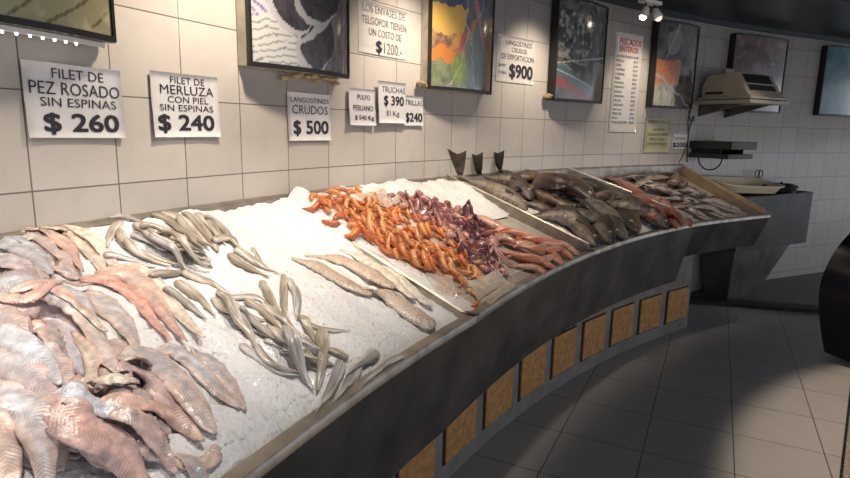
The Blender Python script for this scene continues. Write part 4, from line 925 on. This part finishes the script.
sheet(19.66, 20.50, 1.358, 1.492, [('Limón', .12, .85, .60, .80), ('$200', .08, .92, .08, .40, 'ink', .08)], 'small white sheet reading $200 beside the yellowed sheet', off=.004, curl=.001)

# ------------------------------------------------------------------ spot lamps under the ceiling
def lamp(u, d, label):
    t, nn = frame(u); c = P(u, d, 2.415); r = thing('spot_lamp', c, label, 'lamp', 'twin spot lamps along the tiled wall')
    b = MB(); b.box(c-np.array([0, 0, .012]), .20, .07, .024, t, nn); bv(b.build('ceiling_plate', M['white'], r))
    b = MB(); b.cyl(c-np.array([0, 0, .01]), c+np.array([0, 0, .056]), .012); b.build('stem', M['white'], r, smooth=True)
    for k, s in enumerate((-.055, .055)):
        a = c+t*s-np.array([0, 0, .024]); j = a-np.array([0, 0, .035])+nn*.01
        b = MB(); b.cyl(a, j, .006); b.build('arm', M['black'], r, smooth=True)
        dr = np.array([0, 0, -1.])+(nn*.5 if k else -nn*.15)+t*(-.35 if k == 0 else .1); dr /= np.linalg.norm(dr)
        b = MB(); b.tube([j-dr*.012, j, j+dr*.03, j+dr*.065], [.008, .022, .028, .033], 20); h = b.build('lamp_head', M['white'], r, smooth=True)
        b = MB(); b.ball(j+dr*.063, .025, 8, (1, 1, 1)); b.build('bulb', M['bulb'] if k == 0 else M['lens'], h, smooth=True)
    return r
def bv(o, w=.003):
    m = o.modifiers.new('b', 'BEVEL'); m.width = w; m.segments = 2; m.limit_method = 'ANGLE'; return o
lamp(16.0, .30, 'white twin spot lamp with one lit bulb, above the red headed price list')

# ------------------------------------------------------------------ scale on its wall shelf, second shelf, cables
t, nn = frame(23.2)
def q8(u0, u1, d0, d1, z0, z1, z2=None, z3=None):
    z2 = z1 if z2 is None else z2; return [P(u0, d0, z0), P(u1, d0, z0), P(u1, d1, z0), P(u0, d1, z0), P(u0, d0, z1), P(u1, d0, z1), P(u1, d1, z2), P(u0, d1, z2)]
sh = thing('wall_shelf', P(21.7, .2, 1.72), 'thin grey wall shelf carrying the beige scale', 'shelf')
b = MB(); b.hexa(q8(20.6, 22.9, .005, .52, 1.745, 1.775)); bv(b.build('shelf_board', M['scale'], sh))
for u in (21.0, 22.5):
    b = MB(); b.add([P(u-.04, .004, 1.745), P(u+.04, .004, 1.745), P(u+.04, .42, 1.745), P(u-.04, .42, 1.745), P(u-.04, .004, 1.64), P(u+.04, .004, 1.64)], [(0, 1, 2, 3), (0, 4, 5, 1), (0, 3, 4), (1, 5, 2), (3, 2, 5, 4)]); b.build('bracket', M['steel_dark'], sh)
sc = thing('weighing_scale', P(21.7, .25, 1.777), 'beige weighing scale with sloping dark display on the wall shelf', 'scale')
def prism(u0, u1, prof, mat, nm, par, w_=.006):
    m = len(prof); V = [P(u0, d, z) for d, z in prof]+[P(u1, d, z) for d, z in prof]
    o = mk(nm, V, [tuple(range(m))[::-1], tuple(range(m, 2*m))]+[(i, (i+1) % m, m+(i+1) % m, m+i) for i in range(m)], mat, par, smooth=False); return bv(o, w_)
prism(20.72, 22.75, [(.06, 1.80), (.06, 1.90), (.11, 1.985), (.36, 2.0), (.46, 1.845), (.50, 1.80)], M['scale'], 'housing', sc)
prism(20.66, 22.82, [(.04, 1.782), (.04, 1.802), (.51, 1.802), (.51, 1.782)], M['scale'], 'base_plate', sc, .003)
for u in (20.8, 22.6):
    for d in (.08, .46): b = MB(); b.cyl(P(u, d, 1.776), P(u, d, 1.784), .012); b.build('foot', M['black'], sc)
def onslope(u0, u1, k0, k1, mat, nm, th=.004):
    A0, A1 = np.array([.36, 2.0]), np.array([.46, 1.845]); nrm_ = np.array([.155, .10]); nrm_ /= np.linalg.norm(nrm_)
    p0, p1 = A0+(A1-A0)*k0, A0+(A1-A0)*k1; prism(u0, u1, [tuple(p0-nrm_*.002), tuple(p1-nrm_*.002), tuple(p1+nrm_*th), tuple(p0+nrm_*th)], mat, nm, sc, .001)
onslope(20.95, 22.5, .08, .55, M['black'], 'display'); onslope(20.95, 22.5, .66, .95, M['steel_far'], 'keypad')
b = MB(); b.hexa(q8(20.70, 20.73, .10, .26, 1.825, 1.845)); b.build('side_slot', M['black'], sc)
b = MB(); b.hexa(q8(21.3, 21.8, .12, .17, 1.98, 2.05)); bv(b.build('rear_display', M['scale'], sc))
s2 = thing('lower_wall_shelf', P(21.4, .2, 1.28), 'grey double steel shelf on the wall below the scale, above the cream tub', 'shelf')
b = MB(); b.hexa(q8(20.65, 22.15, .005, .40, 1.365, 1.43)); bv(b.build('upper_tray', M['steel_far'], s2))
b = MB(); b.hexa(q8(20.65, 22.1, .005, .38, 1.285, 1.325)); bv(b.build('lower_tray', M['steel_far'], s2))
for u in (20.75, 22.0):
    b = MB(); b.hexa(q8(u-.03, u+.03, .02, .30, 1.32, 1.37)); b.build('spacer', M['gap'], s2)
b = MB(); b.tube([P(20.7, .10+.11*(1-math.cos(x)), 1.285-.10*math.sin(x)) for x in np.linspace(0, PI, 14)], .006, 6); b.build('hoop', M['cable'], s2, smooth=True)
def cable(pp, label, r=.005):
    C = crom(np.array(pp, float), 40); b = MB(); b.tube(np.array([P(u, d, z) for u, d, z in C]), r, 6); tag(b.build('cable', M['cable'], smooth=True), label, 'cable')
cable([(20.3, .03, 1.69), (20.25, .05, 1.62), (20.5, .05, 1.60), (20.62, .02, 1.64), (20.5, .012, 1.5), (20.55, .012, 1.28), (20.6, .012, 1.24)], 'black cable looping down from the fifth light box')
cable([(20.5, .012, 1.72), (20.4, .012, 1.60), (20.5, .012, 1.45), (20.3, .012, 1.30), (20.1, .012, 1.235)], 'thin black cable hanging beside the $200 sheet', .004)

# ------------------------------------------------------------------ sink, tub, bag, tools at the far end
sk = thing('steel_sink', P(24, .2, .45), 'deep dark steel sink box at the far end of the counter', 'sink')
def sinkbox():
    o = [(21.6, .01), (26.2, .01), (26.2, .36), (21.6, .40)]; i = [(21.75, .03), (26.05, .03), (26.05, .34), (21.75, .38)]
    V = [P(u, d, .47 if k else .47) for k, (u, d) in enumerate(o)]+[P(u, d, .955) for u, d in o]+[P(u, d, .955) for u, d in i]+[P(u, d, .60) for u, d in i]
    F = [(3, 2, 1, 0)]+[(k, (k+1) % 4, 4+(k+1) % 4, 4+k) for k in range(4)]+[(4+k, 4+(k+1) % 4, 8+(k+1) % 4, 8+k) for k in range(4)]+[(8+k, 8+(k+1) % 4, 12+(k+1) % 4, 12+k) for k in range(4)]+[(12, 13, 14, 15)]
    return V, F
V, F = sinkbox(); mk('basin', V, F, M['steel_far'], sk, smooth=False)
b = MB()
for (a, c) in (((21.6, .395), (26.2, .355)), ((26.2, .355), (26.2, .02))):
    b.tube([P(*a, .957), P(*c, .957)], .007, 8)
b.build('rim', M['steel_far'], sk, smooth=True)
b = MB(); b.hexa([P(21.9, .1, 0), P(23.6, .1, 0), P(23.6, .33, 0), P(21.9, .33, 0), P(21.7, .05, .47), P(25.2, .05, .47), P(25.2, .36, .47), P(21.7, .38, .47)]); b.build('pedestal', M['steel_dark'], sk)
def rounded(cu, cd, hu, hd, z, k=28, e=4):
    out = []
    for i in range(k):
        a = 2*PI*i/k; c, s = math.cos(a), math.sin(a); out.append((cu+hu*np.sign(c)*abs(c)**(2/e), cd+hd*np.sign(s)*abs(s)**(2/e), z))
    return out
tb = thing('plastic_tub', P(22.7, .22, .957), 'cream plastic tub standing across the sink', 'tub')
rings = [rounded(22.6, .24, 1.55, .13, .985), rounded(22.6, .24, 1.75, .165, 1.065), rounded(22.6, .24, 1.85, .18, 1.068), rounded(22.6, .24, 1.85, .18, 1.078), rounded(22.6, .24, 1.72, .155, 1.076), rounded(22.6, .24, 1.5, .12, .995)]
V = [P(u, d, z+(.24-d)*.14*(z-.95)/.1+(22.6-u)*.012) for r_ in rings for u, d, z in r_]; k = 28
F = [(i*k+j, i*k+(j+1) % k, (i+1)*k+(j+1) % k, (i+1)*k+j) for i in range(5) for j in range(k)]+[tuple(range(k))[::-1], tuple(range(5*k, 6*k))]
auto_smooth(mk('tub_body', V, F, M['tub'], tb), 40)
bg = MB(); rr = np.random.default_rng(5); k = 22; V = []
for i in range(9):
    for j in range(k):
        a = 2*PI*j/k; q = 1-(i/8)**2*.9; w_ = 1+.18*math.sin(a*5+i)+.12*rr.normal()
        V.append(P(24.9+1.05*math.cos(a)*q*w_, .19+.135*math.sin(a)*q*w_, .965+.075*math.sin(i/8*1.5)+.008*rr.normal()))
F = [(i*k+j, i*k+(j+1) % k, (i+1)*k+(j+1) % k, (i+1)*k+j) for i in range(8) for j in range(k)]+[tuple(range(k))[::-1], tuple(range(8*k, 9*k))]
tag(mk('black_bag', V, F, M['bag'], smooth=False), 'crumpled black plastic bag lying on the right end of the sink', 'bag')
r = thing('scissors', P(24.6, .06, 1.0), 'black scissor handles sticking up behind the cream tub', 'scissors')
for s in (-1, 1):
    pt = [P(24.6+.10*s+.13*math.cos(a), .06, 1.12+.035*math.sin(a)) for a in np.linspace(0, 2*PI, 14)]; b = MB(); b.tube(pt, .005, 6); b.build('handle', M['bag'], r, smooth=True)
    b = MB(); b.tube([P(24.6+.08*s, .06, 1.09), P(24.6-.03*s, .06, .99)], [.006, .003], 6); b.build('blade', M['steel_far'], r)
# folded plastic in the prawn tray
def filmsheet(px, label, lift=.012):
    q = at(*np.array(px, float).T, lift); n = 10; V = []; A_ = P(q[:, 0], q[:, 1], hget(q[:, 0], q[:, 1])+lift*.3)
    for i in range(n+1):
        for j in range(n+1):
            a, b = i/n, j/n; p = (A_[0]*(1-a)+A_[1]*a)*(1-b)+(A_[3]*(1-a)+A_[2]*a)*b; uu_, dd_ = inv(p[:2]); z = max(p[2], float(hget(uu_, dd_)[0])+.002)
            V.append([p[0], p[1], z+.003*math.sin(a*9+b*4)+.002*math.sin(b*17)+.004])
    V = np.array(V); m = len(V); V = np.r_[V, V-[0, 0, .0006]]; F = []
    for i in range(n):
        for j in range(n): a = i*(n+1)+j; F += [(a, a+1, a+n+2, a+n+1), (m+a, m+a+n+1, m+a+n+2, m+a+1)]
    return tag(mk('plastic_film', V, F, M['film']), label, 'plastic sheet')
filmsheet([(425, 272), (452, 276), (458, 296), (438, 290)], 'clear plastic film at the front corner of the prawn heap')
filmsheet([(466, 283), (498, 268), (508, 280), (478, 298)], 'folded clear plastic lying over loose prawn tails')
filmsheet([(480, 300), (508, 280), (516, 284), (490, 303)], 'narrow strip of clear plastic next to the front rim')
filmsheet([(345, 196), (378, 186), (400, 200), (388, 206)], 'clear plastic film between prawns and the wall')

# ------------------------------------------------------------------ opposite counter at the right edge
oc_ = thing('opposite_counter', (3.3, 3.4, 0), 'glossy blue black curved counter end at the right edge of the picture', 'counter')
prof = [(0, .02), (-.05, .15), (-.10, .32), (-.125, .48), (-.10, .62), (-.03, .76), (.07, .87), (.42, .90), (.44, .02)]
prof = [tuple(q) for q in crom(prof[:7], 30)]+prof[7:]
bx0 = np.array([2.79, 3.86]); ax = np.array([.93, -.37]); ay = np.array([.64, -.77])*-1
ax = np.array([.97, .24]); dep = np.array([.28, -.96])*.35
V = []; m = len(prof)
for k in range(2):
    for a, z in prof: q = bx0+ax*a+dep*k; V.append((q[0], q[1], z))
F = [tuple(range(m)), tuple(range(m, 2*m))[::-1]]+[(i, m+i, m+(i+1) % m, (i+1) % m) for i in range(m)]
o = mk('curved_end', V, F, M['blackgloss'], oc_, smooth=False); auto_smooth(o, 40)
b = MB(); a = np.array([1.88, 2.37]); c = np.array([2.86, 3.66]); e = (c-a)/np.linalg.norm(c-a); nrm = np.array([e[1], -e[0]]); a2 = a-e*.6
b.hexa([(*a2, 0), (*(a2+nrm*.5), 0), (*(c+nrm*.5), 0), (*c, 0), (*a2, .012), (*(a2+nrm*.5), .012), (*(c+nrm*.5), .012), (*c, .012)])
b.build('terrazzo_plinth', M['terrazzo'], oc_)

for o in bpy.data.objects:
    if '_o' in o: del o['_o']
